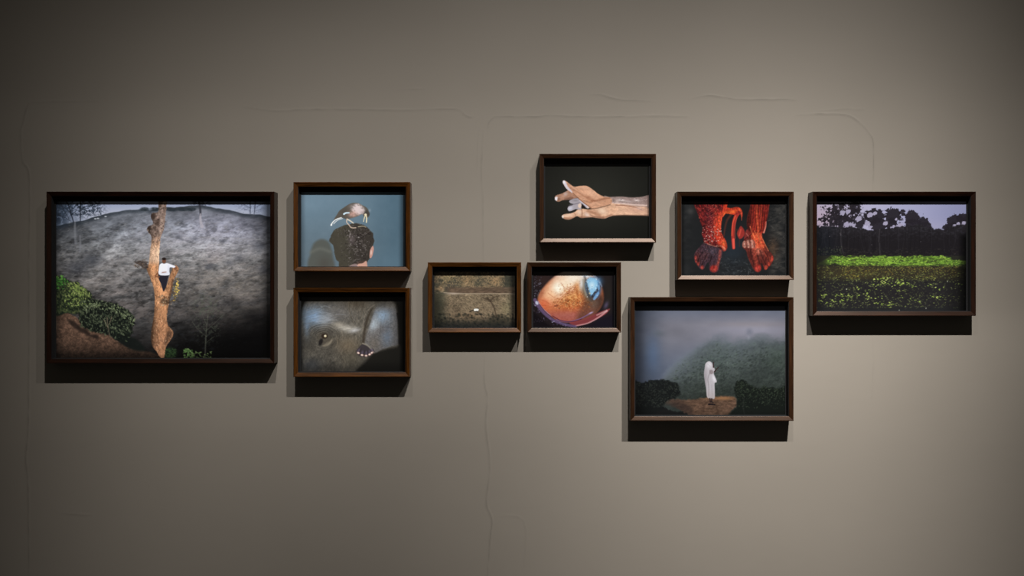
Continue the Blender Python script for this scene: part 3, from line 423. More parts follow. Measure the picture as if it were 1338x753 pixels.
    s.mix(c, (168, 160, 166)); s.mix(c*.8*s.glow(745, 272.5, 3.4, 2.4, -.5), (214, 214, 228)); s.mix(c*.7*s.stroke([(758, 262), (762, 265.5), (768, 270.5)], 2, 2, .8), (216, 214, 226)); s.mix(c*.9*s.ell(757.6, 269, 2.3, 3, .1, .4), (236, 204, 182)); s.mix(.85*s.poly([(760, 266), (763.5, 269), (765.5, 271.8), (761, 271), (760, 269)], .6), (28, 20, 20)); s.mix(.6*s.stroke([(744, 268), (752, 266.6), (757, 265)], 1.2, 1, .7), (96, 88, 96)); s.mix(c*.6*s.ell(768.4, 270.6, 1.8, 1.8, 0, .4), (240, 214, 200)); s.mix(c*.4*s.glow(752, 262, 4, 1.6), (110, 102, 106)); s.mix(.7*s.stroke([(742, 269.6), (748, 268)], .8, .8, .5), (50, 44, 48))
    s.mix(.6*s.stroke([(770, 272.6), (780, 272), (790, 269.6), (797, 267.4)], 1.4, 1.4, .8), (70, 44, 34))
    # top finger and back of the hand
    t = s.poly([(735.3, 238), (736.2, 236), (739, 236.6), (743, 239.4), (748, 243), (752, 244), (758, 243), (766, 243), (771, 245.4), (776, 249), (782, 253.6), (789, 256.8), (796, 258), (799.6, 261), (799.4, 265), (795, 267.6), (788, 269.6), (779, 271.8), (772, 272.4), (768, 269.4), (763, 266), (757, 261), (752, 256.4), (747, 252), (743, 249), (739.6, 246), (737, 242)], .6)
    shade(t, (202, 152, 122)); s.mix(t*.55*s.glow(772, 252, 9, 5, .6), (226, 180, 150)); s.mix(t*.6*s.glow(763, 245.6, 8, 1.6), (222, 176, 148)); s.mix(t*.7*s.stroke([(750, 248), (758, 252.5), (767, 258), (776, 262)], 3, 2, 1.6), (168, 116, 88)); s.mix(t*.6*s.stroke([(748, 244.6), (754, 249), (764, 255)], 1.2, 1, .8), (226, 180, 152)); s.mix(.7*t*s.stroke([(773, 263), (782, 262), (790, 259.6), (797, 259)], 2.6, 1.4, 1.4), (136, 86, 62)); s.mix(t*.5*s.glow(779, 266, 8, 2.4, -.2), (214, 166, 136)); s.mix(t*.75*s.stroke([(748, 252), (757, 260.6), (766, 267.6), (772, 271.6)], 1.6, 1.6, .8), (120, 78, 58)); s.mix(t*.4*s.glow(770, 262, 4, 3), (150, 98, 72))
    s.mix(t*.95*s.poly([(735, 238), (737, 235.8), (740, 239), (742, 244), (746.5, 249), (748, 252.4), (743, 250), (738.6, 245)], .9), (214, 206, 216)); s.mix(t*.9*s.ell(737, 238, 1.6, 2, 0, .4), (244, 240, 246)); s.mix(t*.5*s.stroke([(741.5, 240.5), (746, 246), (750, 249)], 2, 2, 1), (160, 116, 98)); s.mix(t*.6*s.glow(769, 257.5, 3, 1.4), (150, 100, 76)); s.dabs(s.pts(40, 752, 245, 795, 268), 1.8, .4, [(168, 118, 90), (228, 188, 158)], .5, .5, .4, within=t)
    s.mix(.3*t*s.glow(790, 263, 8, 5), (150, 104, 80)); s.mix(.35*lowf*s.glow(776, 277, 8, 2.6, .4), (140, 92, 70))
    return s

def art_feet():
    s = Art(890.5, 256, 1032, 362.5, 2, 17); X, Y = s.X, s.Y
    s.fill((30, 31, 32)); n = s.noise(9, 3.5, 4, 1); f = s.noise(2.2, seed=2)
    tex = np.clip(n*1.7-.45, 0, 1)*(.5+.7*f)
    s.mix(.55*tex*sstep(X, 1000, 1012), (104, 98, 90)); s.mix(.4*tex*s.glow(958, 348, 26, 16), (92, 100, 106)); s.mix(.6*s.glow(958, 325, 18, 18), (38, 48, 58)); s.mix(.3*tex*sstep(X, 915, 890), (80, 80, 78)); s.mix(.55*s.glow(902, 276, 5, 5), (78, 76, 74)); s.mix(.4*s.glow(1010, 325, 7, 14)*(.4+f), (120, 78, 50))
    s.mix(.5*s.glow(966, 275, 30, 14), (24, 20, 20))
    s.dabs(s.pts(80, 1005, 270, 1030, 355), 3.4, .7, [(84, 80, 74), (64, 60, 56), (20, 20, 20)], -.3, .5, .4); s.dabs(s.pts(70, 935, 338, 985, 360), 2.6, .8, [(72, 78, 82), (96, 98, 96), (24, 26, 28)], .2, .9, .35)
    # thin strands and hanging cloth
    s.mix(.6*s.stroke([(956, 280), (950, 288), (947, 300), (946, 308)], 3, 1.6, 1), (96, 46, 38)); s.mix(.35*s.stroke([(963, 300), (966, 312), (966, 322)], 1.6, 1, .8), (120, 50, 40))
    # right shin
    rl = s.poly([(984, 258), (1006, 258), (1004.6, 270), (1003, 282), (1000.5, 294), (998, 302), (994, 306), (981, 308), (977.5, 300), (976, 292), (977, 282), (980, 272)], 1.0)
    st = .5+.5*np.sin((X+.09*(Y-265)*1.2)*2.1+3*s.noise(6, 22, 2, 8)); st2 = s.noise(1.7, 16, 3, 9, .05)
    s.mix(rl, L3((78, 24, 24), (205, 62, 44), np.clip(.12+.35*st+.75*(st2-.3), 0, 1))); s.mix(rl*.8*sstep(X, 984, 977), (62, 24, 22)); s.mix(rl*.45*sstep(X, 997, 1003), (120, 34, 30)); s.mix(.85*s.stroke([(998, 304), (1000.5, 296), (1001, 290)], 2.2, .8, .7), (232, 130, 110)); s.mix(.6*s.stroke([(989, 266), (989, 285), (991, 302)], 1.2, 2.4, .8), (248, 112, 66)); s.mix(.5*s.stroke([(995, 266), (994, 285), (993, 300)], .9, 1.2, .7), (238, 104, 66))
    s.mix(.4*rl*sstep(Y, 275, 262), (70, 24, 22))
    # right foot
    rf = s.poly([(970.5, 319), (973, 313), (978, 308), (985, 304), (994, 304.5), (996.5, 311), (999, 318), (1003, 326), (1008, 331), (1010.4, 336), (1010, 341), (1007.5, 346), (1004.5, 349), (1001.5, 352.5), (998.5, 351.5), (996.5, 346), (994.6, 344), (994.8, 351), (992, 355.4), (987.5, 355), (984, 351), (980.5, 344), (977, 336), (975, 328), (971, 324)], .8)
    s.mix(rf, (104, 44, 38)); s.mix(rf*.95*s.poly([(981, 303), (995, 303), (996, 312), (1000, 322), (994, 326), (984, 322), (982, 312)], 2), (226, 84, 54)); s.mix(rf*.8*s.glow(990, 328, 7, 5, .5), (232, 130, 104)); s.mix(rf*.6*s.stroke([(985, 322), (987, 335), (989, 346)], 5, 4, 2), (190, 76, 58)); s.mix(rf*.7*s.stroke([(995, 322), (1002, 334), (1007, 342)], 3, 2, 1.4), (196, 78, 56))
    for pts in ([(993, 328), (996, 336), (1001, 348)], [(999, 328), (1004, 337), (1005, 344)], [(990, 334), (992, 342), (994, 346)], [(981, 326), (982, 336), (985, 346)]): s.mix(rf*.75*s.stroke(pts, 1.8, 1.2, .9), (58, 26, 26))
    for pts in ([(984, 306), (988, 314), (990, 324)], [(990, 304), (993, 314), (998, 324)], [(980, 296), (983, 305), (986, 312)], [(986, 302), (992, 314), (996, 324)], [(994, 308), (1000, 320), (1004, 328)]): s.mix(.7*s.stroke(pts, 1.2, .8, .6), (250, 134, 84))
    wr = s.poly([(970, 321), (971, 316), (976, 314), (984, 313.5), (987, 318), (986, 324), (978, 324), (972, 323.5)], .9); s.mix(wr*.85, (184, 116, 100))
    for k in range(6): s.mix(wr*.7*s.stroke([(972+k*2.6, 314), (973+k*2.6, 324)], .9, .9, .5), (92, 40, 36) if k % 2 else (236, 196, 176))
    for x, y, rx, ry, a, c1 in ((990.3, 350.6, 4, 4.6, 0, (188, 56, 48)), (1000.6, 349.6, 1.9, 3, .2, (214, 80, 60)), (1005, 345, 1.8, 2.8, .1, (190, 64, 50)), (1008.8, 338, 1.7, 3.4, 0, (214, 70, 54))): s.mix(.9*s.ell(x, y, rx, ry, a, .35), c1); s.mix(.5*s.glow(x-.5, y+.5, rx*.5, ry*.5), (244, 112, 92))
    # small wrapped pieces between the legs
    s.mix(.9*s.poly([(963, 306), (965, 300), (968, 295.5), (972, 300), (973, 306), (970, 311), (966, 312)], .9), (156, 48, 42)); s.mix(.7*s.stroke([(966, 308), (968, 300)], 2, 1.6, .8), (206, 84, 66)); s.mix(.85*s.poly([(974, 303), (977, 300), (981, 306), (977, 312), (972, 314)], .8), (128, 46, 42)); s.mix(.6*s.stroke([(970, 315), (977, 310), (982, 306)], 1.2, 1, .6), (40, 20, 20)); s.mix(.6*s.stroke([(975, 305), (978, 309)], 1, 1, .6), (200, 120, 104))
    # drape
    dr = s.poly([(936, 258), (951, 258), (951, 266), (950, 271), (956, 272), (962, 270.6), (967, 272), (969.6, 276), (970.4, 281), (969, 285), (967.6, 280), (964, 279), (961, 281), (955, 280), (948, 279.4), (944, 284), (936, 284)], .8); s.mix(dr, (204, 62, 40)); s.mix(dr*.85*s.glow(956, 277, 8, 2.2, -.1), (255, 118, 56)); s.mix(dr*.8*s.glow(947, 281, 3, 3), (250, 116, 60)); s.mix(dr*.7*s.glow(966, 275, 2.4, 3.6), (246, 104, 62)); s.mix(dr*.6*s.poly([(936, 256), (944, 256), (942, 270), (936, 280)], 2), (104, 32, 28)); s.mix(.7*s.stroke([(968, 277), (969, 283), (969, 288)], 1.4, .7, .5), (206, 90, 66))
    s.mix(.95*s.stroke([(965, 278), (961, 284), (958.5, 294), (957.5, 308), (958.6, 324)], 5.4, 3.8, .7), (166, 50, 42)); s.mix(.7*s.stroke([(961, 282), (957.5, 292), (956.4, 308)], 1.2, 1, .6), (240, 100, 66)); s.mix(.85*s.stroke([(958.4, 313), (958.8, 324)], 3, 2.6, .8), (232, 92, 76)); s.mix(.5*s.stroke([(963, 284), (960.6, 296), (960.6, 312)], .8, .8, .6), (226, 96, 74))
    # left leg in wrapped cloth
    ll = s.poly([(905, 258), (943, 258), (945, 268), (944, 280), (942.6, 292), (942, 302), (944.6, 308), (948, 314), (950, 320), (949.6, 326), (945.6, 328.4), (941, 324), (935, 322.5), (927, 320.5), (920.6, 317.5), (918.6, 311), (917, 305), (918, 299), (915, 290), (911.6, 279), (907.5, 269)], .8)
    ln = s.noise(3.4, 2.2, 3, 21, .8); lf = s.noise(1.5, seed=22)
    s.mix(ll, L3((60, 20, 24), (168, 46, 42), np.clip(ln*1.7-.4, 0, 1))); s.mix(ll*.9*s.stroke([(944, 280), (939, 292), (938, 304), (943, 316), (945, 322)], 9, 11, 3), (232, 76, 48)); s.mix(ll*.6*s.stroke([(936, 276), (934, 295), (937, 310)], 4, 4, 2.4), (206, 62, 44)); s.mix(ll*.5*s.glow(926, 285, 5, 16), (66, 30, 42)); s.mix(ll*.5*s.glow(926, 308, 8, 8), (176, 50, 50)); s.mix(ll*.6*s.glow(946, 318, 3, 4), (255, 132, 72)); s.mix(ll*.5*s.glow(941, 290, 2, 8), (255, 112, 66)); s.mix(.5*ll*sstep(Y, 272, 262), (66, 22, 24))
    for k in range(12):
        y = 266+k*4.3; s.mix(ll*.5*s.stroke([(906+k*1.0, y), (914+k, y+5), (922+k, y+13)], .8, .6, .5), (150, 60, 54) if k % 2 else (34, 14, 18))
    for k in range(9): s.mix(ll*.42*s.stroke([(938-k*.6, 262+k*6), (932, 268+k*6), (925, 272+k*6)], .8, .5, .5), (226, 120, 90))
    s.dabs(s.pts(620, 908, 264, 944, 322), 1.2, .45, [(180, 96, 88), (206, 110, 84), (150, 60, 60), (60, 20, 26)], .9, .7, .6, within=ll*np.clip(.35+s.glow(930, 308, 12, 10), 0, 1)); s.dabs(s.pts(60, 918, 296, 942, 324), 1.0, .5, [(240, 214, 200), (226, 170, 150)], .6, .8, .85, within=ll); s.mix(.75*s.stroke([(920, 318), (928, 320), (935, 322.6), (942, 321.6), (946, 324)], 1.6, 1.4, .7), (206, 138, 116)); s.mix(.7*s.ell(941, 324.6, 4, 1.8, .6, .5), (44, 22, 24)); s.mix(.8*s.glow(946.4, 325.4, 1.6, 2), (226, 150, 120))
    # left foot
    lf_ = s.poly([(920, 317.5), (915, 322), (910, 327.5), (907.4, 332), (907, 337), (908.6, 343), (911.6, 347.5), (914.6, 351), (917.6, 352.6), (920.4, 350.6), (923, 345), (926, 342.6), (926.4, 347), (926.6, 352), (929.6, 355.8), (934.6, 356.4), (938.4, 354), (940, 348), (941.4, 340), (943.4, 333), (944, 327), (936, 323), (928, 321)], .8); s.mix(lf_, (70, 50, 58)); s.mix(lf_*.7*s.glow(911, 338, 4, 10), (104, 46, 42)); s.mix(lf_*.8*s.stroke([(941, 328), (939.6, 340), (936, 350)], 3, 3, 1.8), (186, 82, 68)); s.mix(lf_*.5*s.glow(929, 328, 8, 5), (88, 84, 98)); s.mix(lf_*.5*s.glow(921, 334, 4, 8, .5), (96, 56, 54)); s.dabs(s.pts(80, 910, 321, 943, 345), 1.8, .4, [(120, 108, 120), (44, 30, 36), (150, 90, 84)], -.2, .6, .45, within=lf_)
    for pts in ([(924, 332), (920, 340), (917, 347)], [(918, 330), (913, 338), (912, 345)], [(930, 335), (928, 341), (926, 346)]): s.mix(lf_*.7*s.stroke(pts, 1.5, 1.2, .8), (36, 22, 26))
    for x, y, rx, ry, a, c1 in ((932.6, 351.4, 5, 4.8, 0, (176, 54, 46)), (917.6, 349.6, 2.2, 2.8, 0, (176, 66, 60)), (912.4, 345, 1.9, 2.6, 0, (150, 54, 48)), (908.8, 337, 1.6, 2.8, 0, (156, 62, 56)), (909.5, 341.4, 1.5, 2, 0, (130, 46, 42))): s.mix(.88*lf_*s.ell(x, y, rx, ry, a, .4), c1); s.mix(.45*s.glow(x, y+.8, rx*.5, ry*.45), (246, 120, 96))
    s.mix(.6*s.ell(931, 350.4, 2.6, 1.7, -.2, .4), (158, 40, 38))
    fig = np.clip(ll+rl+rf+lf_+dr, 0, 1); s.c *= (1.04-fig*.30*sstep(s.noise(1.3, 2.2, 3, 77), .3, .7))[..., None]
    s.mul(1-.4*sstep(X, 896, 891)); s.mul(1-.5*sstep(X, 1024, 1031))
    return s

def art_water_meadow():
    s = Art(1067.5, 256, 1263.5, 408, 2, 19); X, Y = s.X, s.Y
    s.c[:] = L3((182, 178, 204), (140, 142, 176), sstep(X, 1120, 1260)); s.mix(.7*s.glow(1072, 285, 40, 22), (188, 162, 176)); s.mix(.4*s.glow(1190, 270, 60, 26), (166, 168, 200)); s.mix(.5*s.glow(1210, 297, 50, 10), (170, 166, 190))
    base = sstep(Y-curve_y(X, [(1066, 296.5), (1085, 295), (1100, 297), (1115, 296), (1130, 299), (1140, 301), (1155, 298), (1165, 298), (1180, 296), (1200, 294), (1212, 297), (1228, 300), (1236, 299), (1242, 297), (1264, 292)])-2.6*(s.noise(3, seed=4)-.5)*2, -.9, .9)
    cr = s.noise(3.0, 2.6, 3, 5); cr2 = s.noise(1.5, 1.4, 2, 6)
    def crown(cx, cy, rx, ry, th=.46, op=.95, rot=0, soft=.45):
        m = s.ell(cx, cy, rx, ry, rot, soft); s.mix(op*sstep(m*.62+cr*.62+cr2*.34-.46, th-.08, th+.06)*sstep(m, 0, .12), (38, 34, 40))
    crown(1100, 276, 25, 13, .52, soft=.7); crown(1089, 284, 21, 8, .50, rot=-.2, soft=.7); crown(1118, 272, 10, 12, .46, soft=.6); crown(1104, 290, 16, 8, .40); crown(1076, 287, 8, 4, .5); crown(1122, 290, 9, 9, .36); crown(1086, 293, 14, 3, .5)
    crown(1143, 283, 12, 10, .3); crown(1133, 282, 5, 8, .42); crown(1147, 293, 11, 9, .3); crown(1167, 282, 10, 10, .28); crown(1165, 293, 7, 8, .28); crown(1179, 278, 6, 5, .52); crown(1192, 284, 9, 8, .28); crown(1193, 293, 10, 6, .25); crown(1206, 290, 8, 6, .32); crown(1209, 297, 8, 6, .25)
    crown(1250, 290, 13, 9, .30); crown(1258, 286, 9, 7, .3); crown(1240, 297, 9, 5, .3); crown(1250, 298, 16, 7, .34)
    s.dabs(s.pts(420, 1072, 264, 1132, 298), 1.5, .9, [(38, 33, 38), (46, 40, 44)], .5, 1, .8, within=np.clip(s.glow(1102, 280, 24, 14), 0, 1)); s.dabs(s.pts(260, 1134, 270, 1215, 300), 1.2, .8, [(40, 36, 42)], .5, 1, .7, within=np.clip(.7*sstep(Y, 276, 290), 0, 1))
    for x, y, r in ((1101, 278, 2.2), (1108, 277, 2), (1137, 281, 2.4), (1143, 279, 1.6), (1133, 292, 2), (1137, 297, 1.6), (1157, 292, 1.8), (1171, 286.5, 1.1), (1168, 299, 3), (1175, 296, 2.6), (1248, 297, 2.4), (1252, 293, 1.6), (1259, 292, 1.8), (1122, 286, 2.4), (1110, 296.5, 4), (1106, 293, 2)): s.mix(sstep(s.ell(x, y, r*1.9, r*1.4, -.4, .8)+.7*(s.noise(1.5, 1.3, 2, 66)-.5), .42, .62), (164, 157, 180))
    s.mix(base, (31, 28, 31)); s.mix(base*.5*sstep(X, 1110, 1072), (26, 32, 40)); s.mix(base*.35*s.noise(5, seed=9)*sstep(Y, 312, 300), (64, 62, 68))
    s.mix(base*.5*sstep(s.noise(2.6, 2.0, 3, 71), .5, .72)*sstep(Y, 322, 298), (58, 56, 62)); s.mix(base*.4*sstep(s.noise(2, 1.4, 3, 72), .55, .75)*sstep(Y, 318, 330), (58, 54, 48))
    for x in s.r.uniform(1070, 1258, 46): s.mix(.16*s.stroke([(x, 296), (x+s.r.randn(), 312), (x+s.r.randn()*2, 330)], .8, .8, .5)*base, (70, 68, 72) if s.r.rand() > .5 else (14, 12, 14))
    for pts in ([(1099, 300), (1099, 318), (1102, 331)], [(1149, 318), (1150, 333)], [(1149.5, 300), (1148, 316)]): s.mix(.4*s.stroke(pts, 1.6, 1.6, .7), (78, 74, 76))
    s.dabs(np.array([(1084, 309), (1098.5, 307), (1139, 320), (1203, 316), (1098, 305)]), 1.1, .8, [(150, 140, 146)], 0, .5, .6); s.dabs(s.pts(90, 1070, 325, 1262, 334), 2.2, .7, [(60, 54, 52), (46, 42, 42)], 0, .3, .5)
    s.dabs(s.pts(90, 1068, 322, 1100, 340), 1.4, .8, [(60, 70, 52), (80, 84, 66), (30, 36, 30)], .4, 1, .55)
    # meadow
    low = sstep(Y, 333.5, 335); s.mix(low, (42, 42, 36))
    gb = sstep(Y-curve_y(X, [(1066, 346), (1080, 338), (1086, 334), (1240, 333), (1245, 340), (1264, 341)]), -1, 1.2)*sstep(Y-curve_y(X, [(1066, 353), (1090, 344), (1105, 348.5), (1150, 348), (1180, 350), (1264, 349)]), 1.5, -1.5)
    gn = s.noise(7, 1.8, 3, 31); gf = s.noise(2.2, 1.1, 2, 32)
    gb = gb*sstep(Y+3.4*(s.noise(5, 2, 2, 35)-.5)*2, 333.5, 336)*(1-sstep(Y+5*(s.noise(6, 2, 2, 36)-.5), 345, 350))*(1-.85*sstep(X, 1088, 1074)*sstep(Y, 352, 348))*(.35+.65*sstep(s.noise(9, 1.6, 3, 37), .28, .5))
    s.mix(gb, L3((66, 92, 40), (140, 182, 62), np.clip(gn*1.35-.2, 0, 1))*(.72+.5*gf)[..., None]); s.mix(.35*gb*s.glow(1150, 341, 50, 5), (154, 196, 70))
    s.dabs(s.pts(1100, 1082, 333, 1264, 349), 1.7, .6, [(150, 192, 76), (126, 168, 60), (108, 146, 54), (92, 120, 50)], 0, .25, .6, within=gb); s.dabs(s.pts(420, 1082, 334, 1262, 350), 2, .6, [(46, 66, 32), (62, 88, 38), (42, 48, 34), (34, 34, 30)], 0, .25, .6, within=gb); s.dabs(s.pts(260, 1082, 334, 1262, 349), 1.4, .6, [(196, 224, 96)], 0, .25, .6, within=gb)
    # leafy water below
    md = sstep(Y, 346, 350)*sstep(Y, 372, 360); s.mix(md*.55, (62, 54, 40)); br = s.glow(1120, 357, 34, 8); s.mix(.3*br, (96, 82, 42))
    s.dabs(s.pts(2000, 1067, 347, 1262, 368), 1.4, .55, [(112, 116, 58), (92, 96, 50), (70, 64, 40), (136, 136, 64), (34, 30, 30)], 0, .5, .6, within=sstep(Y, 370, 352)*.8); s.dabs(s.pts(500, 1100, 349, 1250, 362), 1.2, .5, [(158, 136, 62), (130, 110, 56)], 0, .5, .6, within=sstep(Y, 364, 350)*.6)
    s.mix(.8*sstep(Y, 362, 372), (40, 38, 40)); s.dabs(s.pts(380, 1067, 360, 1262, 405), 2.4, .7, [(54, 52, 50), (28, 27, 30), (62, 62, 54)], 0, .4, .5)
    s.dabs(s.pts(2600, 1067, 356, 1262, 403), 1.5, .6, [(120, 130, 74), (92, 100, 62), (146, 160, 86), (66, 70, 50)], 0, .35, .6, within=.55*np.clip(.25+s.noise(12, 7, 3, 44)*1.2-.3, 0, 1)*sstep(X, 1264, 1200)*.9+.12)
    Yl = [(172, 200, 84), (150, 178, 72), (196, 214, 110)]
    def band(pts, w, n, lx=1.6, ly=.65, cols=Yl, op=.85):
        m = s.stroke(pts, w, w, 1.5); xs = [p[0] for p in pts]; ys = [p[1] for p in pts]
        s.dabs(s.pts(n, min(xs)-w, min(ys)-w, max(xs)+w, max(ys)+w), lx, ly, cols, 0, .4, op, within=m)
    band([(1140, 372), (1143, 377), (1147, 373), (1155, 368), (1165, 366), (1175, 366), (1183, 370), (1192, 373), (1198, 373)], 4, 150); band([(1150, 368), (1165, 372), (1180, 370)], 5, 110); band([(1117, 376), (1124, 378), (1130, 383), (1137, 380)], 4, 60); band([(1140, 366), (1152, 364), (1162, 363)], 3, 40); band([(1131, 385), (1137, 390), (1150, 390)], 3.4, 45); band([(1088, 393), (1100, 393), (1104, 390), (1110, 390)], 3.4, 50); band([(1067, 391), (1078, 396), (1086, 399)], 3, 34); band([(1070, 386), (1082, 387)], 3, 24); band([(1090, 386), (1099, 386), (1112, 387), (1122, 387)], 2.4, 40); band([(1104, 360), (1110, 362), (1120, 362)], 4, 60, cols=[(160, 150, 66), (140, 132, 60)]); band([(1085, 384), (1096, 381), (1103, 377)], 2, 22); band([(1100, 397), (1130, 397)], 5, 26, cols=[(130, 140, 84)]); band([(1142, 396), (1150, 397), (1164, 397)], 5, 30); band([(1163, 400), (1166, 396)], 3.4, 24); band([(1195, 362), (1210, 364), (1220, 363)], 5, 90, cols=[(140, 142, 70), (112, 116, 60)]); band([(1217, 387), (1224, 388), (1230, 388)], 3, 26); band([(1223, 380), (1228, 378), (1232, 376)], 3, 20); band([(1240, 380), (1246, 376), (1252, 371)], 3, 22, cols=[(130, 138, 90)]); band([(1245, 366), (1256, 358)], 6, 40, cols=[(112, 118, 68)]); band([(1170, 389), (1178, 388)], 3, 12); band([(1174, 379), (1180, 380)], 2.4, 12); band([(1190, 392), (1202, 396)], 3, 14); band([(1248, 371), (1256, 371)], 2, 12); band([(1214, 372), (1220, 375)], 3, 14)
    s.dabs(np.array([(1210, 403), (1175, 405.6), (1106, 378), (1238, 368)]), 1.2, 1.1, [(214, 216, 190)], 0, .3, .9, 0); s.mix(.35*s.glow(1180, 383, 30, 6), (34, 30, 34)); s.mix(.5*sstep(Y, 398, 408), (32, 34, 36))
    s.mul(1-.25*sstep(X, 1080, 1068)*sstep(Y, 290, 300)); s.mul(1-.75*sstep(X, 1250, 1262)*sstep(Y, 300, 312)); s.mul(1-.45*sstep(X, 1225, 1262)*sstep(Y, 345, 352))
    return s

def art_mist():
    s = Art(829, 394, 1032, 547, 2, 23); X, Y = s.X, s.Y
    s.c[:] = L3((110, 115, 131), (122, 121, 131), sstep(Y, 402, 428)); s.mix(.85*s.glow(985, 430, 60, 11), (152, 150, 164)); s.mix(.4*s.glow(985, 424, 50, 4), (140, 130, 130))
    s.mix(.75*sstep(Y, 430, 490)*sstep(X, 960, 900), (88, 98, 116)); s.mix(.75*sstep(X, 880, 828), (50, 55, 66)); s.mix(.5*s.glow(853, 462, 10, 26), (84, 108, 142)); s.mix(.35*s.glow(885, 436, 18, 8), (98, 98, 106)); s.mix(.4*s.glow(861, 436, 8, 4), (84, 92, 98))
    s.c += ((s.noise(22, 12, 3, 3)-.5)*12)[..., None]
    hy = curve_y(X, [(829, 515), (862, 496), (872, 482), (884, 470), (896, 461), (908, 453), (918, 446), (928, 441), (938, 438), (948, 440), (956, 443), (964, 443), (974, 441), (984, 438), (996, 437), (1006, 440), (1018, 441), (1034, 438)])
    d = Y-hy+4*(s.noise(7, 5, 3, 5)-.5); m = sstep(d+7*(s.noise(4, 2.6, 3, 52)-.5), -5, 12)
    n = s.noise(9, 5, 4, 6, -.3); f = s.noise(2.8, 1.8, 3, 7, -.4); big = s.noise(26, 14, 2, 8, -.3)
    fog = np.interp(d, [0, 12, 35, 70, 110], [.92, .62, .36, .2, .1]); fog = fog*(1-.25*sstep(X, 960, 1030))+.12*sstep(X, 930, 870)
    g = (np.array([60, 68, 60.])*(.18+.72*n+.56*f+.2*big)[..., None]); fc = np.array([112, 120, 130.])
    col = g*(1-fog[..., None])+fc*fog[..., None]; col *= (1-.3*sstep(Y, 480, 530))[..., None]; s.mix(m, col)
    s.dabs(s.pts(2200, 880, 445, 1032, 520), 2.2, .8, [(88, 100, 90), (72, 84, 74), (104, 116, 106)], -.5, .7, .22, within=m*sstep(Y-hy, 4, 24)); s.dabs(s.pts(1500, 870, 448, 1032, 530), 2.6, 1, [(32, 38, 34), (40, 46, 42)], -.5, .5, .26, within=m*sstep(Y-hy, 8, 34))
    s.mix(.45*s.glow(995, 490, 34, 18, -.3), (42, 47, 46)); s.mix(.4*m*sstep(Y, 485, 520), (44, 50, 44)); s.mix(.25*s.glow(935, 470, 26, 10, -.4), (92, 106, 104)); s.mix(.3*s.glow(1015, 470, 14, 16), (60, 74, 62))
    s.mix(.34*s.ell(979, 434, 4.2, 4.6, 0, .8)*(.5+.8*s.noise(2.5, seed=51)), (88, 94, 108)); s.mix(.35*s.glow(978.4, 441, 2, 3), (160, 162, 174)); s.mix(.35*s.ell(996, 440, 10, 4.6, 0, .6), (96, 104, 108)); s.mix(.2*s.ell(944, 440, 12, 6, 0, .6), (94, 102, 112))
    # path
    p = s.poly([(866, 524), (880, 522), (900, 522.5), (915, 521), (928, 519.5), (942, 518), (954, 518), (961, 521), (963, 530), (955, 538), (948, 550), (898, 550), (894, 540), (880, 532), (868, 530)], 1.6, wob=1.2); p = p*(1-.9*s.ell(868, 534, 16, 9, .3, .6)); pn = s.noise(6, 2, 3, 11); pf = s.noise(1.8, 1.1, 2, 12)
    s.mix(p, np.array([94, 72, 58.])*(.5+.55*pn+.38*pf)[..., None]); s.mix(p*.75*s.glow(945, 520.5, 14, 2.4), (166, 118, 78)); s.mix(p*.6*s.glow(920, 520, 8, 2), (140, 104, 72)); s.mix(p*.5*s.poly([(862, 528), (900, 530), (905, 540), (902, 552), (860, 552)], 3), (36, 30, 30)); s.mix(.4*p*sstep(X, 905, 880), (52, 44, 42)); s.mix(p*.3*sstep(Y, 532, 545), (60, 44, 34))
    for pts in ([(918, 543), (920, 530), (926, 524)], [(938, 543), (936, 530), (934, 524)]): s.mix(.35*p*s.stroke(pts, 3, 1.5, 1.6), (58, 42, 34))
    # dark shrubs
    b1 = s.poly([(826, 500), (838, 500), (850, 497.5), (862, 496.5), (874, 497.5), (883, 501), (888, 508), (889, 516), (882, 521), (871, 524), (868, 532), (880, 538), (896, 540), (902, 552), (826, 552)], 1.4, wob=1.8); b2 = s.poly([(960, 506), (962, 500), (970, 497), (978, 502), (990, 507), (1000, 506), (1015, 508), (1034, 506), (1034, 552), (946, 552), (950, 543), (962, 534), (963, 524), (960, 515)], 1.4, wob=1.8)
    s.mix(b1*.94, (20, 22, 22)); s.mix(b2*.88, (20, 24, 21)); s.mix(.5*b1*s.poly([(868, 534), (890, 538), (904, 552), (850, 552)], 3), (30, 28, 28))
    s.dabs(s.pts(700, 830, 497, 890, 532), 1.7, .7, [(42, 46, 42), (32, 36, 34), (54, 58, 52)], .6, .9, .6, within=b1); s.dabs(s.pts(1100, 958, 498, 1032, 535), 1.7, .7, [(40, 48, 38), (52, 62, 48), (66, 76, 60), (26, 30, 26)], -.5, .8, .6, within=b2*sstep(Y, 540, 508)); s.mix(.3*s.stroke([(972, 520), (971, 532), (973, 542)], 1.2, 1, .8), (60, 60, 58))
    s.mix(.5*sstep(Y, 536, 547)*(1-p), (10, 10, 10))
    # person in white
    w = s.poly([(921, 480), (922, 475), (925.6, 472.4), (929, 473.2), (931.4, 476.4), (933, 480), (934, 484), (932.6, 488), (934, 492), (936.4, 497.6), (936, 500), (933.8, 501), (934, 510), (933.8, 520.4), (930, 521.4), (926, 520.6), (923.6, 518), (922.6, 508), (921, 498), (920, 489)], .6)
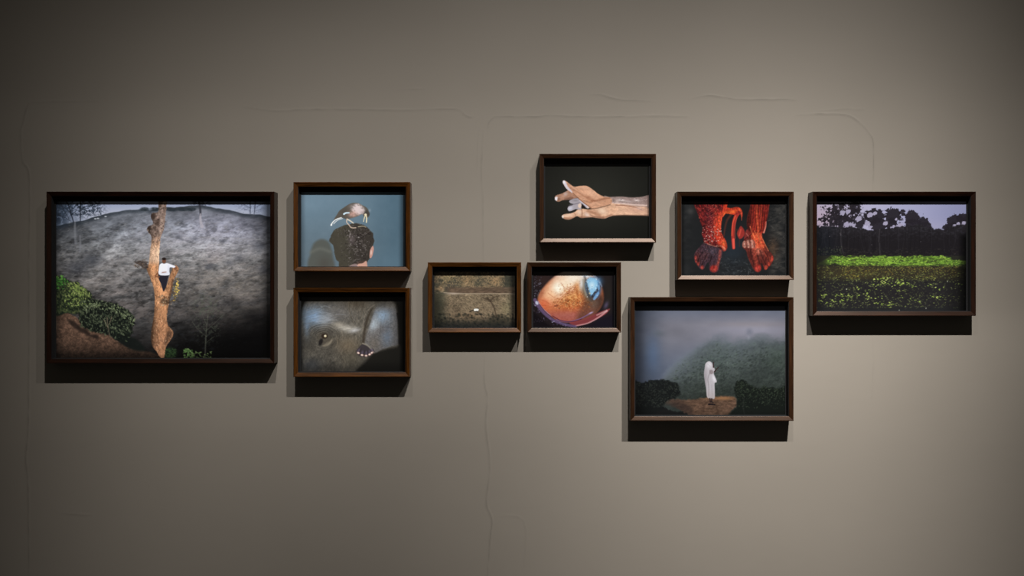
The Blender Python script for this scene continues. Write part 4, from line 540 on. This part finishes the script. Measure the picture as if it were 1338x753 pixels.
    s.mix(w, (186, 180, 184)); s.mix(w*.6*s.glow(921.6, 496, 2.4, 16), (142, 134, 138)); s.mix(w*.85*s.glow(926.6, 477, 3.4, 4), (226, 222, 226)); s.mix(w*.9*s.glow(933, 495, 2.2, 5, -.3), (228, 225, 230)); s.mix(w*.6*s.stroke([(928, 486), (925, 495), (926, 505), (926, 518)], 1.2, 1, .6), (134, 126, 130)); s.mix(w*.4*s.stroke([(930, 503), (930.6, 518)], 1, 1, .6), (150, 144, 146)); s.mix(w*.6*s.poly([(927, 484), (931, 484), (932, 488), (928, 489)], .8), (120, 104, 104)); s.mix(w*.35*s.stroke([(925, 476), (928, 479)], 1, 1, .6), (150, 146, 150)); s.mix(w*.35*sstep(Y, 506, 520), (164, 148, 140))
    for pts, wd in (([(932.4, 480), (932, 476.5), (932.6, 473.4)], 1.9), ([(933.6, 486), (935.5, 483.5), (938.4, 480.4)], 1.9)): s.mix(.95*s.stroke(pts, wd, 1.2, .45), (54, 38, 38))
    s.mix(.95*s.stroke([(927.6, 521), (928, 526)], 1.8, 1.6, .5), (52, 38, 36)); s.mix(.95*s.stroke([(930, 521), (929.8, 525.4)], 1.6, 1.5, .5), (46, 34, 34)); s.mix(s.stroke([(926.4, 528.6), (929, 528.4), (934, 529)], 2.4, 1.6, .5), (24, 20, 24)); s.mix(.8*s.stroke([(928.6, 525), (932, 526.6)], 1.8, 1.4, .5), (34, 28, 30))
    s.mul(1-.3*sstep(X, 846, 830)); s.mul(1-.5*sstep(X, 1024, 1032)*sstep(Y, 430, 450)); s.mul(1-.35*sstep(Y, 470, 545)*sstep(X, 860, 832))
    return s
ARTS = dict(tree=art_tree_man, bird=art_bird_head, elephant=art_elephant, field=art_field, eye=art_eye, hand=art_hand, feet=art_feet, meadow=art_water_meadow, mist=art_mist)
import bpy, bmesh
# ---------------------------------------------------------------- scene frame of reference
PX = 0.003            # metres on the wall per drawing unit
CX, CY, CZ = 669.0, 376.5, 1.60
DIST = 3.90           # camera distance from the wall
DEPTH = 0.060         # how far a frame stands out from the wall
INNER = 0.0547        # depth of the frame's inner lip
PRINT = 0.026         # depth of the print inside its frame
FACE = 0.0165         # width of the frame moulding
def wx(px, d=0.0): return (px-CX)*PX*(DIST-d)/DIST
def wz(py, d=0.0): return CZ+(CY-py)*PX*(DIST-d)/DIST
C = bpy.context.scene.collection

def mesh_obj(name, verts, faces, mat, parent=None, smooth_=False, cols=None):
    me = bpy.data.meshes.new(name)
    v = np.asarray(verts, np.float32); f = np.asarray(faces, np.int32)
    me.vertices.add(len(v)); me.vertices.foreach_set('co', v.ravel())
    k = f.shape[1]; me.loops.add(f.size); me.loops.foreach_set('vertex_index', f.ravel())
    me.polygons.add(len(f)); me.polygons.foreach_set('loop_start', np.arange(0, f.size, k, dtype=np.int32))
    me.polygons.foreach_set('loop_total', np.full(len(f), k, np.int32))
    me.polygons.foreach_set('use_smooth', np.full(len(f), smooth_, bool))
    if cols is not None:
        a = me.color_attributes.new('ink', 'FLOAT_COLOR', 'POINT')
        c4 = np.ones((len(v), 4), np.float32); c4[:, :3] = cols; a.data.foreach_set('color', c4.ravel())
    me.update(calc_edges=True); me.validate()
    o = bpy.data.objects.new(name, me); C.objects.link(o)
    if mat: me.materials.append(mat)
    if parent: o.parent = parent
    return o
def grid(xs, zs, y):
    """a grid in the wall's plane facing the room (-y); y may be an array"""
    X, Z = np.meshgrid(xs, zs); Y = np.broadcast_to(y, X.shape)
    v = np.stack([X, Y, Z], -1).reshape(-1, 3); n, m = X.shape
    i = np.arange((n-1)*m).reshape(n-1, m)[:, :-1].ravel()
    return v, np.stack([i, i+1, i+1+m, i+m], 1)

# ---------------------------------------------------------------- materials
def mat(name):
    m = bpy.data.materials.new(name); m.use_nodes = True
    return m, m.node_tree, m.node_tree.nodes['Principled BSDF']
def nd(t, typ, **kw):
    n = t.nodes.new(typ)
    for k, v in kw.items():
        if k in n.inputs: n.inputs[k].default_value = v
        else: setattr(n, k, v)
    return n
def wall_mat():
    m, t, b = mat('warm_grey_wall_paint'); L = t.links.new
    tc = nd(t, 'ShaderNodeTexCoord')
    n1 = nd(t, 'ShaderNodeTexNoise', Scale=1.3, Detail=4.0); n2 = nd(t, 'ShaderNodeTexNoise', Scale=260.0, Detail=3.0); n3 = nd(t, 'ShaderNodeTexNoise', Scale=9.0, Detail=3.0)
    for n in (n1, n2, n3): L(tc.outputs['Object'], n.inputs['Vector'])
    r = nd(t, 'ShaderNodeValToRGB'); L(n1.outputs[0], r.inputs[0])
    r.color_ramp.elements[0].position = .3; r.color_ramp.elements[0].color = (.122, .1095, .0885, 1)
    r.color_ramp.elements[1].position = .7; r.color_ramp.elements[1].color = (.132, .1185, .096, 1)
    sm = nd(t, 'ShaderNodeVertexColor', layer_name='ink'); mx = nd(t, 'ShaderNodeMix', data_type='RGBA'); L(sm.outputs[0], mx.inputs[0]); L(r.outputs[0], mx.inputs[6]); mx.inputs[7].default_value = (.098, .088, .071, 1)
    L(mx.outputs[2], b.inputs['Base Color']); b.inputs['Roughness'].default_value = .78
    b.inputs['Specular IOR Level'].default_value = .3
    a = nd(t, 'ShaderNodeMath', operation='MULTIPLY_ADD'); L(n3.outputs[0], a.inputs[0]); a.inputs[1].default_value = 2.0; L(n2.outputs[0], a.inputs[2])
    bp = nd(t, 'ShaderNodeBump', Strength=.12, Distance=.0006); L(a.outputs[0], bp.inputs['Height']); L(bp.outputs[0], b.inputs['Normal'])
    return m
def wood_mat(name, vertical, c0, c1, rough=.38, sp=.13):
    m, t, b = mat(name); L = t.links.new
    tc = nd(t, 'ShaderNodeTexCoord'); mp = nd(t, 'ShaderNodeMapping')
    L(tc.outputs['Object'], mp.inputs[0]); mp.inputs['Scale'].default_value = (60, 60, 3) if vertical else (3, 60, 60)
    n = nd(t, 'ShaderNodeTexNoise', Scale=3.0, Detail=6.0, Roughness=.6, Distortion=.6); L(mp.outputs[0], n.inputs['Vector'])
    n2 = nd(t, 'ShaderNodeTexNoise', Scale=5.0, Detail=2.0); L(tc.outputs['Object'], n2.inputs['Vector'])
    r = nd(t, 'ShaderNodeValToRGB'); L(n.outputs[0], r.inputs[0])
    r.color_ramp.elements[0].position = .35; r.color_ramp.elements[0].color = (*c0, 1)
    r.color_ramp.elements[1].position = .70; r.color_ramp.elements[1].color = (*c1, 1)
    L(r.outputs[0], b.inputs['Base Color'])
    ro = nd(t, 'ShaderNodeMapRange'); L(n2.outputs[0], ro.inputs[0]); b.inputs['Specular IOR Level'].default_value = sp; b.inputs['Specular Tint'].default_value = (1.0, .78, .62, 1); ro.inputs[3].default_value = rough-.03; ro.inputs[4].default_value = rough+.05; L(ro.outputs[0], b.inputs['Roughness'])
    bp = nd(t, 'ShaderNodeBump', Strength=.25, Distance=.0004); L(n.outputs[0], bp.inputs['Height']); L(bp.outputs[0], b.inputs['Normal'])
    return m
def plain(name, col, rough=.6, spec=.5):
    m, t, b = mat(name); L = t.links.new
    n = nd(t, 'ShaderNodeTexNoise', Scale=40.0, Detail=3.0); r = nd(t, 'ShaderNodeMapRange')
    L(n.outputs[0], r.inputs[0]); r.inputs[3].default_value = max(rough-.08, 0); r.inputs[4].default_value = min(rough+.08, 1); L(r.outputs[0], b.inputs['Roughness'])
    b.inputs['Base Color'].default_value = (*col, 1); b.inputs['Specular IOR Level'].default_value = spec
    return m
def print_mat():
    m, t, b = mat('glossy_photo_print'); L = t.links.new
    a = nd(t, 'ShaderNodeVertexColor', layer_name='ink'); L(a.outputs[0], b.inputs['Base Color'])
    n = nd(t, 'ShaderNodeTexNoise', Scale=30.0); r = nd(t, 'ShaderNodeMapRange'); L(n.outputs[0], r.inputs[0]); r.inputs[3].default_value = .16; r.inputs[4].default_value = .2; L(r.outputs[0], b.inputs['Roughness'])
    b.inputs['Specular IOR Level'].default_value = .35
    return m
M_WALL = wall_mat(); M_PRINT = print_mat(); M_BLACK = plain('matt_black_spacer', (.004, .004, .004), .85, .2)
def woods(name, c0, c1, rough=.33, sp=.2): return [wood_mat(name+'_level', False, c0, c1, rough, sp), wood_mat(name+'_upright', True, c0, c1, rough, sp)]
W_EBONY = woods('near_black_wood', (.0035, .0014, .0008), (.0115, .0036, .0016)); W_WALNUT = woods('dark_walnut', (.006, .0026, .0012), (.021, .0085, .0032)); W_AMBER = woods('amber_walnut', (.013, .0045, .0009), (.056, .019, .0024))
M_FLOOR = plain('dark_floor', (.035, .032, .03), .5)

# ---------------------------------------------------------------- the wall with its plaster seams
SEAMS = [  # (points in drawing units, height in mm)
 ([(38, 134), (34, 145), (31, 158), (28, 170), (27.5, 185), (28, 198), (30, 212), (35, 218), (38, 228), (39, 260), (38, 330), (38, 480), (37, 560), (34, 600), (37, 640), (38, 753)], .50),
 ([(36, 134), (60, 133), (140, 132)], .18),
 ([(318, 140), (340, 143), (362, 145), (400, 143), (450, 143), (480, 143.5), (540, 144), (560, 143), (580, 142.5), (600, 143.5), (606, 149), (613, 153), (618, 153)], .34),
 ([(520, 117), (555, 116)], .3),
 ([(638, 168), (639, 160), (645, 154), (652, 152.5), (700, 152.5), (720, 151), (760, 152.5), (820, 152.5), (850, 151.5), (898, 152.5)], .36),
 ([(768, 124), (785, 124), (800, 128), (815, 131), (850, 132)], .42),
 ([(900, 130), (925, 125), (945, 127), (965, 130), (1020, 130), (1040, 131)], .40),
 ([(1040, 151), (1065, 149), (1090, 149), (1108, 151), (1118, 156), (1126, 163), (1134, 172), (1140, 182), (1141, 200), (1141, 225), (1140, 250)], .46),
 ([(1066, 146), (1100, 143), (1128, 143)], .25),
 ([(1140, 436), (1141, 470), (1139, 520)], .2),
 ([(632, 170), (630, 200), (629, 230), (631, 260), (631, 300), (632, 342)], .34),
 ([(633, 462), (633, 500), (637, 520), (635, 545), (636, 570), (639, 590), (640, 615), (637, 640), (636, 660), (643, 680), (641, 700), (637, 753)], .52),
 ([(627, 160), (624, 190), (623, 230)], .16), ([(644, 675), (684, 680), (685, 740)], .16),
 ([(80, 671), (95, 672.5), (120, 673)], .3), ([(740, 430), (742, 500)], .05)]
def build_wall():
    GS = 1.25; ux = np.arange(-20, 1360, GS); uy = np.arange(-20, 775, GS)
    X, Y = np.meshgrid(ux, uy); H = np.zeros_like(X); K = np.zeros_like(X)
    for k, (pts, h) in enumerate(SEAMS):
        p = smooth(pts, closed=False, k=4); best = np.full(X.shape, 99.0); sg = np.ones_like(X)
        i0, i1 = int((p[:, 1].min()+20-10)/GS), int((p[:, 1].max()+20+12)/GS); j0, j1 = int((p[:, 0].min()+20-10)/GS), int((p[:, 0].max()+20+12)/GS)
        i0, j0 = max(i0, 0), max(j0, 0); x = X[i0:i1, j0:j1]; y = Y[i0:i1, j0:j1]; b = best[i0:i1, j0:j1]; e = np.zeros_like(x)
        for q in range(len(p)-1):
            ax, ay = p[q]; ex, ey = p[q+1]-p[q]; t = np.clip(((x-ax)*ex+(y-ay)*ey)/(ex*ex+ey*ey+1e-9), 0, 1)
            d = np.hypot(x-ax-t*ex, y-ay-t*ey); a = min(q, len(p)-1-q)/5.0
            nearer = d < b; b[nearer] = d[nearer]; e[nearer] = min(1, .25+a)
        n = vnoise(x/14, y/14, 900+k)
        H[i0:i1, j0:j1] += h*1e-3*np.exp(-(b/1.25)**2)*e*(.35+1.1*n)*1.7; K[i0:i1, j0:j1] = np.maximum(K[i0:i1, j0:j1], np.exp(-(b/.75)**2)*e*min(1, h*2.2)*(.2+1.2*vnoise(x/9, y/9, 950+k)))
    H += 2.2e-4*vnoise(X/90, Y/70, 77)+1.0e-4*vnoise(X/28, Y/10, 78)
    xs = np.concatenate([[-4.6, -3.4, -2.6], wx(ux), [2.6, 3.4, 4.6]]); zs = np.concatenate([[4.4, 3.6, 3.1], wz(uy), [.2, 0.0]])
    HH = np.zeros((len(zs), len(xs))); HH[3:-2, 3:-3] = H
    v, f = grid(xs, zs, -HH); f = f[:, ::-1]; KK = np.zeros_like(HH); KK[3:-2, 3:-3] = K
    w = mesh_obj('wall_back', v, f, M_WALL, smooth_=True, cols=np.repeat(np.clip(KK, 0, 1).reshape(-1, 1), 3, 1)); w['kind'] = 'structure'; w['label'] = 'warm grey plastered gallery wall with faint raised seams'
    fl = mesh_obj('floor', [(-4.6, -5, 0), (4.6, -5, 0), (4.6, 0, 0), (-4.6, 0, 0)], [(0, 1, 2, 3)], M_FLOOR); fl['kind'] = 'structure'
build_wall()

# ---------------------------------------------------------------- framed photographs
PROFILE = [(0.0, .0008), (0.0, .0588), (.0008, DEPTH), (.0022, DEPTH), (.0030, .0598), (.0155, .0552), (FACE, INNER), (FACE, .0008)]
def rail(name, side, x0, z0, x1, z1, m, parent):
    """one mitred length of moulding; side in 'top','bottom','left','right' (corners in local coordinates)"""
    N = len(PROFILE); v = []
    for end in (0, 1):
        for (u, d) in PROFILE:
            if side == 'top': p = (x0+u, -d, z1-u) if end == 0 else (x1-u, -d, z1-u)
            if side == 'bottom': p = (x1-u, -d, z0+u) if end == 0 else (x0+u, -d, z0+u)
            if side == 'left': p = (x0+u, -d, z0+u) if end == 0 else (x0+u, -d, z1-u)
            if side == 'right': p = (x1-u, -d, z1-u) if end == 0 else (x1-u, -d, z0+u)
            v.append(p)
    me = bpy.data.meshes.new(name)
    f = [(k, (k+1) % N, N+(k+1) % N, N+k) for k in range(N)]
    me.from_pydata(v, [], f+[tuple(range(N))[::-1], tuple(range(N, 2*N))])
    bm = bmesh.new(); bm.from_mesh(me); bmesh.ops.recalc_face_normals(bm, faces=bm.faces); bm.to_mesh(me); bm.free()
    me.materials.append(m); o = bpy.data.objects.new(name, me); C.objects.link(o); o.parent = parent
    return o
def lin(c): c = np.clip(c/255.0, 0, 1); return np.where(c <= .04045, c/12.92, ((c+.055)/1.055)**2.4)
GAIN = {}
GAIN = {'tree': (1.0155, 1.0633, 1.0795, -0.00316, -0.00020), 'bird': (0.6586, 0.6883, 0.6971, -0.00077, 0.00028), 'elephant': (0.7133, 0.7455, 0.7555, -0.00056, 0.00104), 'field': (0.5908, 0.6166, 0.6246, -0.00155, -0.00004), 'eye': (0.4654, 0.4859, 0.4915, -0.00206, -0.00090), 'hand': (0.4617, 0.4822, 0.4877, -0.00155, -0.00136), 'feet': (0.3467, 0.3624, 0.3667, -0.00064, -0.00071), 'mist': (0.3394, 0.3548, 0.3590, -0.00114, 0.00145), 'meadow': (0.4292, 0.4487, 0.4539, 0.00300, -0.00080)}  # colour gain and tilt offsetting the spots' uneven light, baked into each print
def framed(key, rect, label, W):
    fx0, fy0, fx1, fy1 = rect
    x0, x1 = wx(fx0, DEPTH), wx(fx1, DEPTH); z0, z1 = wz(fy1, DEPTH), wz(fy0, DEPTH)
    cx, cz = (x0+x1)/2, (z0+z1)/2
    r = bpy.data.objects.new('framed_photograph', None); C.objects.link(r); r.location = (cx, 0, z0); r.empty_display_size = .05
    r['label'] = label; r['category'] = 'framed photograph'; r['group'] = 'framed photographs on the gallery wall'
    a0, a1, b0, b1 = x0-cx, x1-cx, 0.0, z1-z0
    rail('top_rail', 'top', a0, b0, a1, b1, W[0], r); rail('bottom_rail', 'bottom', a0, b0, a1, b1, W[0], r)
    rail('side_rail', 'left', a0, b0, a1, b1, W[1], r); rail('side_rail', 'right', a0, b0, a1, b1, W[1], r)
    # black fillet lining the well, its top strip widened to stand in for shade
    g = FACE-.0004; s = .0066; st_ = .019; sb = .0025
    o = [(a0+g, b0+g), (a1-g, b0+g), (a1-g, b1-g), (a0+g, b1-g)]; i = [(a0+FACE+s, b0+FACE+sb), (a1-FACE-s, b0+FACE+sb), (a1-FACE-s, b1-FACE-st_), (a0+FACE+s, b1-FACE-st_)]
    v = [(x, -.052, z) for x, z in o]+[(x, -.052, z) for x, z in [(p[0]+.0016*np.sign(-p[0]), p[1]+(.0016 if q < 2 else -.0016)) for q, p in enumerate(o)]]
    v += [(x, -PRINT-.002, z) for x, z in [(p[0]+.0016*np.sign(-p[0]), p[1]+(.0016 if q < 2 else -.0016)) for q, p in enumerate(o)]]
    v += [(x, -PRINT-.002, z) for x, z in i]+[(x, -PRINT+.004, z) for x, z in i]
    f = []
    for L in range(4):
        for q in range(4): f.append((L*4+q, L*4+(q+1) % 4, L*4+4+(q+1) % 4, L*4+4+q))
    mesh_obj('spacer_with_top_shade', v, f, M_BLACK, r)
    # the print itself
    s_ = ARTS[key](); st = 1
    X = (s_.xs-CX)*PX*(DIST-PRINT)/DIST-cx; Z = CZ+(CY-s_.ys)*PX*(DIST-PRINT)/DIST-z0
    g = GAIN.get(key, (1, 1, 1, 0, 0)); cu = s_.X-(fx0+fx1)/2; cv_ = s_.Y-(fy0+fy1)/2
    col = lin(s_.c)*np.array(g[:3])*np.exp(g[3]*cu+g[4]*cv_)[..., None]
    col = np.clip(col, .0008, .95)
    lo, hi = a0+FACE+.002, a1-FACE-.002; zl, zh = b0+FACE+.0005, b1-FACE-.002
    X = np.clip(X, lo, hi); Z = np.clip(Z, zl, zh)
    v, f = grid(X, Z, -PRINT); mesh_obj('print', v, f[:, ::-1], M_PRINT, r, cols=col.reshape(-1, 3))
    # backing panel closing the frame

    e = FACE-.001; q = [(a0+e, b0+e), (a1-e, b0+e), (a1-e, b1-e), (a0+e, b1-e)]
    v = [(x, -.004, z) for x, z in q]+[(x, -PRINT+.003, z) for x, z in q]
    mesh_obj('backing_board', v, [(0, 1, 2, 3), (7, 6, 5, 4), (0, 4, 5, 1), (1, 5, 6, 2), (2, 6, 7, 3), (3, 7, 4, 0)], M_BLACK, r)
    return r
for a in [
 ('tree', (60.5, 250.5, 358.3, 475), 'largest frame, a man in a white shirt sitting in a forked tree on a hillside'),
 ('bird', (383.3, 238, 535.8, 354.5), 'amber brown frame, a bird on a head of curly hair against blue grey'),
 ('elephant', (383.3, 376.4, 535.3, 492.8), 'brown framed close-up of an elephant head and toenails, hung below the bird picture'),
 ('field', (558.9, 343, 681, 434.7), 'small frame, a tiny white animal on a brown field, left of the eyeball picture'),
 ('eye', (689, 343, 811.5, 434.7), 'small dark framed close-up photograph of an orange and blue eyeball'),
 ('hand', (705, 201, 857.3, 317.2), 'walnut framed photograph of a hand and forearm on black, highest on the wall'),
 ('feet', (885, 250.5, 1037.3, 366), 'walnut framed photograph of two bare feet with legs wrapped in red cloth'),
 ('mist', (823.7, 388.5, 1037, 550.3), 'walnut framed photograph of a person in white robes on a misty hill path'),
 ('meadow', (1062, 250.5, 1275.3, 413), 'near-black frame, bright green meadow and black trees under a lilac sky, rightmost')]:
    framed(*a, {'tree': W_EBONY, 'meadow': W_EBONY, 'bird': W_AMBER, 'elephant': W_AMBER, 'field': W_AMBER}.get(a[0], W_WALNUT))

# ---------------------------------------------------------------- light: three wall-washing track spots high in front of the wall
EL = math.radians(50.7)
def spot(px, u0, k, su, V, col=(1.0, .958, .95), y=-2.1, z=4.17):
    """a track spot whose reflector throws an uneven beam: V is the throw from steep to shallow angles"""
    l = bpy.data.lights.new('track_spot', 'SPOT'); mx = max(V); l.energy = 316.0*mx; l.spot_size = math.radians(125); l.spot_blend = .4
    l.shadow_soft_size = .012; l.color = col
    o = bpy.data.objects.new('track_spot', l); C.objects.link(o); o.location = (wx(px), y, z); o.rotation_euler = (math.pi/2-EL, 0, 0)
    l.use_nodes = True; t = l.node_tree; L = t.links.new; em = t.nodes['Emission']
    g = nd(t, 'ShaderNodeNewGeometry')
    def dot(v):
        n = nd(t, 'ShaderNodeVectorMath', operation='DOT_PRODUCT'); L(g.outputs['Incoming'], n.inputs[0]); n.inputs[1].default_value = v; return n.outputs['Value']
    def mt(op, a, b=None):
        n = nd(t, 'ShaderNodeMath', operation=op)
        for i, q in enumerate((a, b)):
            if q is None: continue
            if isinstance(q, (int, float)): n.inputs[i].default_value = q
            else: L(q, n.inputs[i])
        return n.outputs[0]
    f = dot((0, math.cos(EL), -math.sin(EL)))
    u = mt('DIVIDE', dot((1, 0, 0)), f); v = mt('DIVIDE', dot((0, math.sin(EL), math.cos(EL))), f)
    w_ = mt('MULTIPLY', mt('EXPONENT', mt('MULTIPLY', v, k)), su)
    q = mt('DIVIDE', mt('SUBTRACT', u, u0), w_); h = mt('EXPONENT', mt('MULTIPLY', mt('MULTIPLY', q, q), -1.0))
    vx = np.linspace(-.26, .34, 7); fine = np.linspace(-.26, .34, 13); cv = np.exp(np.interp(fine, vx, np.log(np.array(V)/mx)))
    mr = nd(t, 'ShaderNodeMapRange'); L(v, mr.inputs[0]); mr.inputs[1].default_value = -.36; mr.inputs[2].default_value = .44
    fc = nd(t, 'ShaderNodeFloatCurve'); c = fc.mapping.curves[0]
    P = [(0.0, cv[0]*.7)]+[((x+.36)/.8, y_) for x, y_ in zip(fine, cv)]+[(1.0, cv[-1]*.4)]
    c.points[0].location = P[0]; c.points[1].location = P[-1]
    for p in P[1:-1]: c.points.new(*p)
    fc.mapping.update(); L(mr.outputs[0], fc.inputs['Value'])
    L(mt('MULTIPLY', h, fc.outputs[0]), em.inputs['Strength'])
spot(468, -.191, 2.037, .239, [1.201, 1.639, 2.024, 1.575, 1.066, 0.527, 0.226])
spot(855, -.194, .419, .351, [1.955, 2.583, 3.225, 2.75, 1.78, 0.933, 0.505])
spot(1130, -.073, .693, .277, [5.009, 6.757, 7.271, 4.446, 2.413, 1.109, 0.509])
w = bpy.data.worlds.new('world'); bpy.context.scene.world = w; w.use_nodes = True
w.node_tree.nodes['Background'].inputs[0].default_value = (1.0, .90, .78, 1); w.node_tree.nodes['Background'].inputs[1].default_value = .054
# ---------------------------------------------------------------- camera and view
cam = bpy.data.cameras.new('camera'); cam.sensor_width = 36.0; cam.lens = 36.0*(DIST/PX)/1338.0; cam.clip_start = .05
co = bpy.data.objects.new('camera', cam); C.objects.link(co); co.location = (0, -DIST, CZ); co.rotation_euler = (math.pi/2, 0, 0)
bpy.context.scene.camera = co
vs = bpy.context.scene.view_settings; vs.view_transform = 'Standard'; vs.look = 'None'; vs.exposure = 0; vs.gamma = 1; vs.use_curve_mapping = False
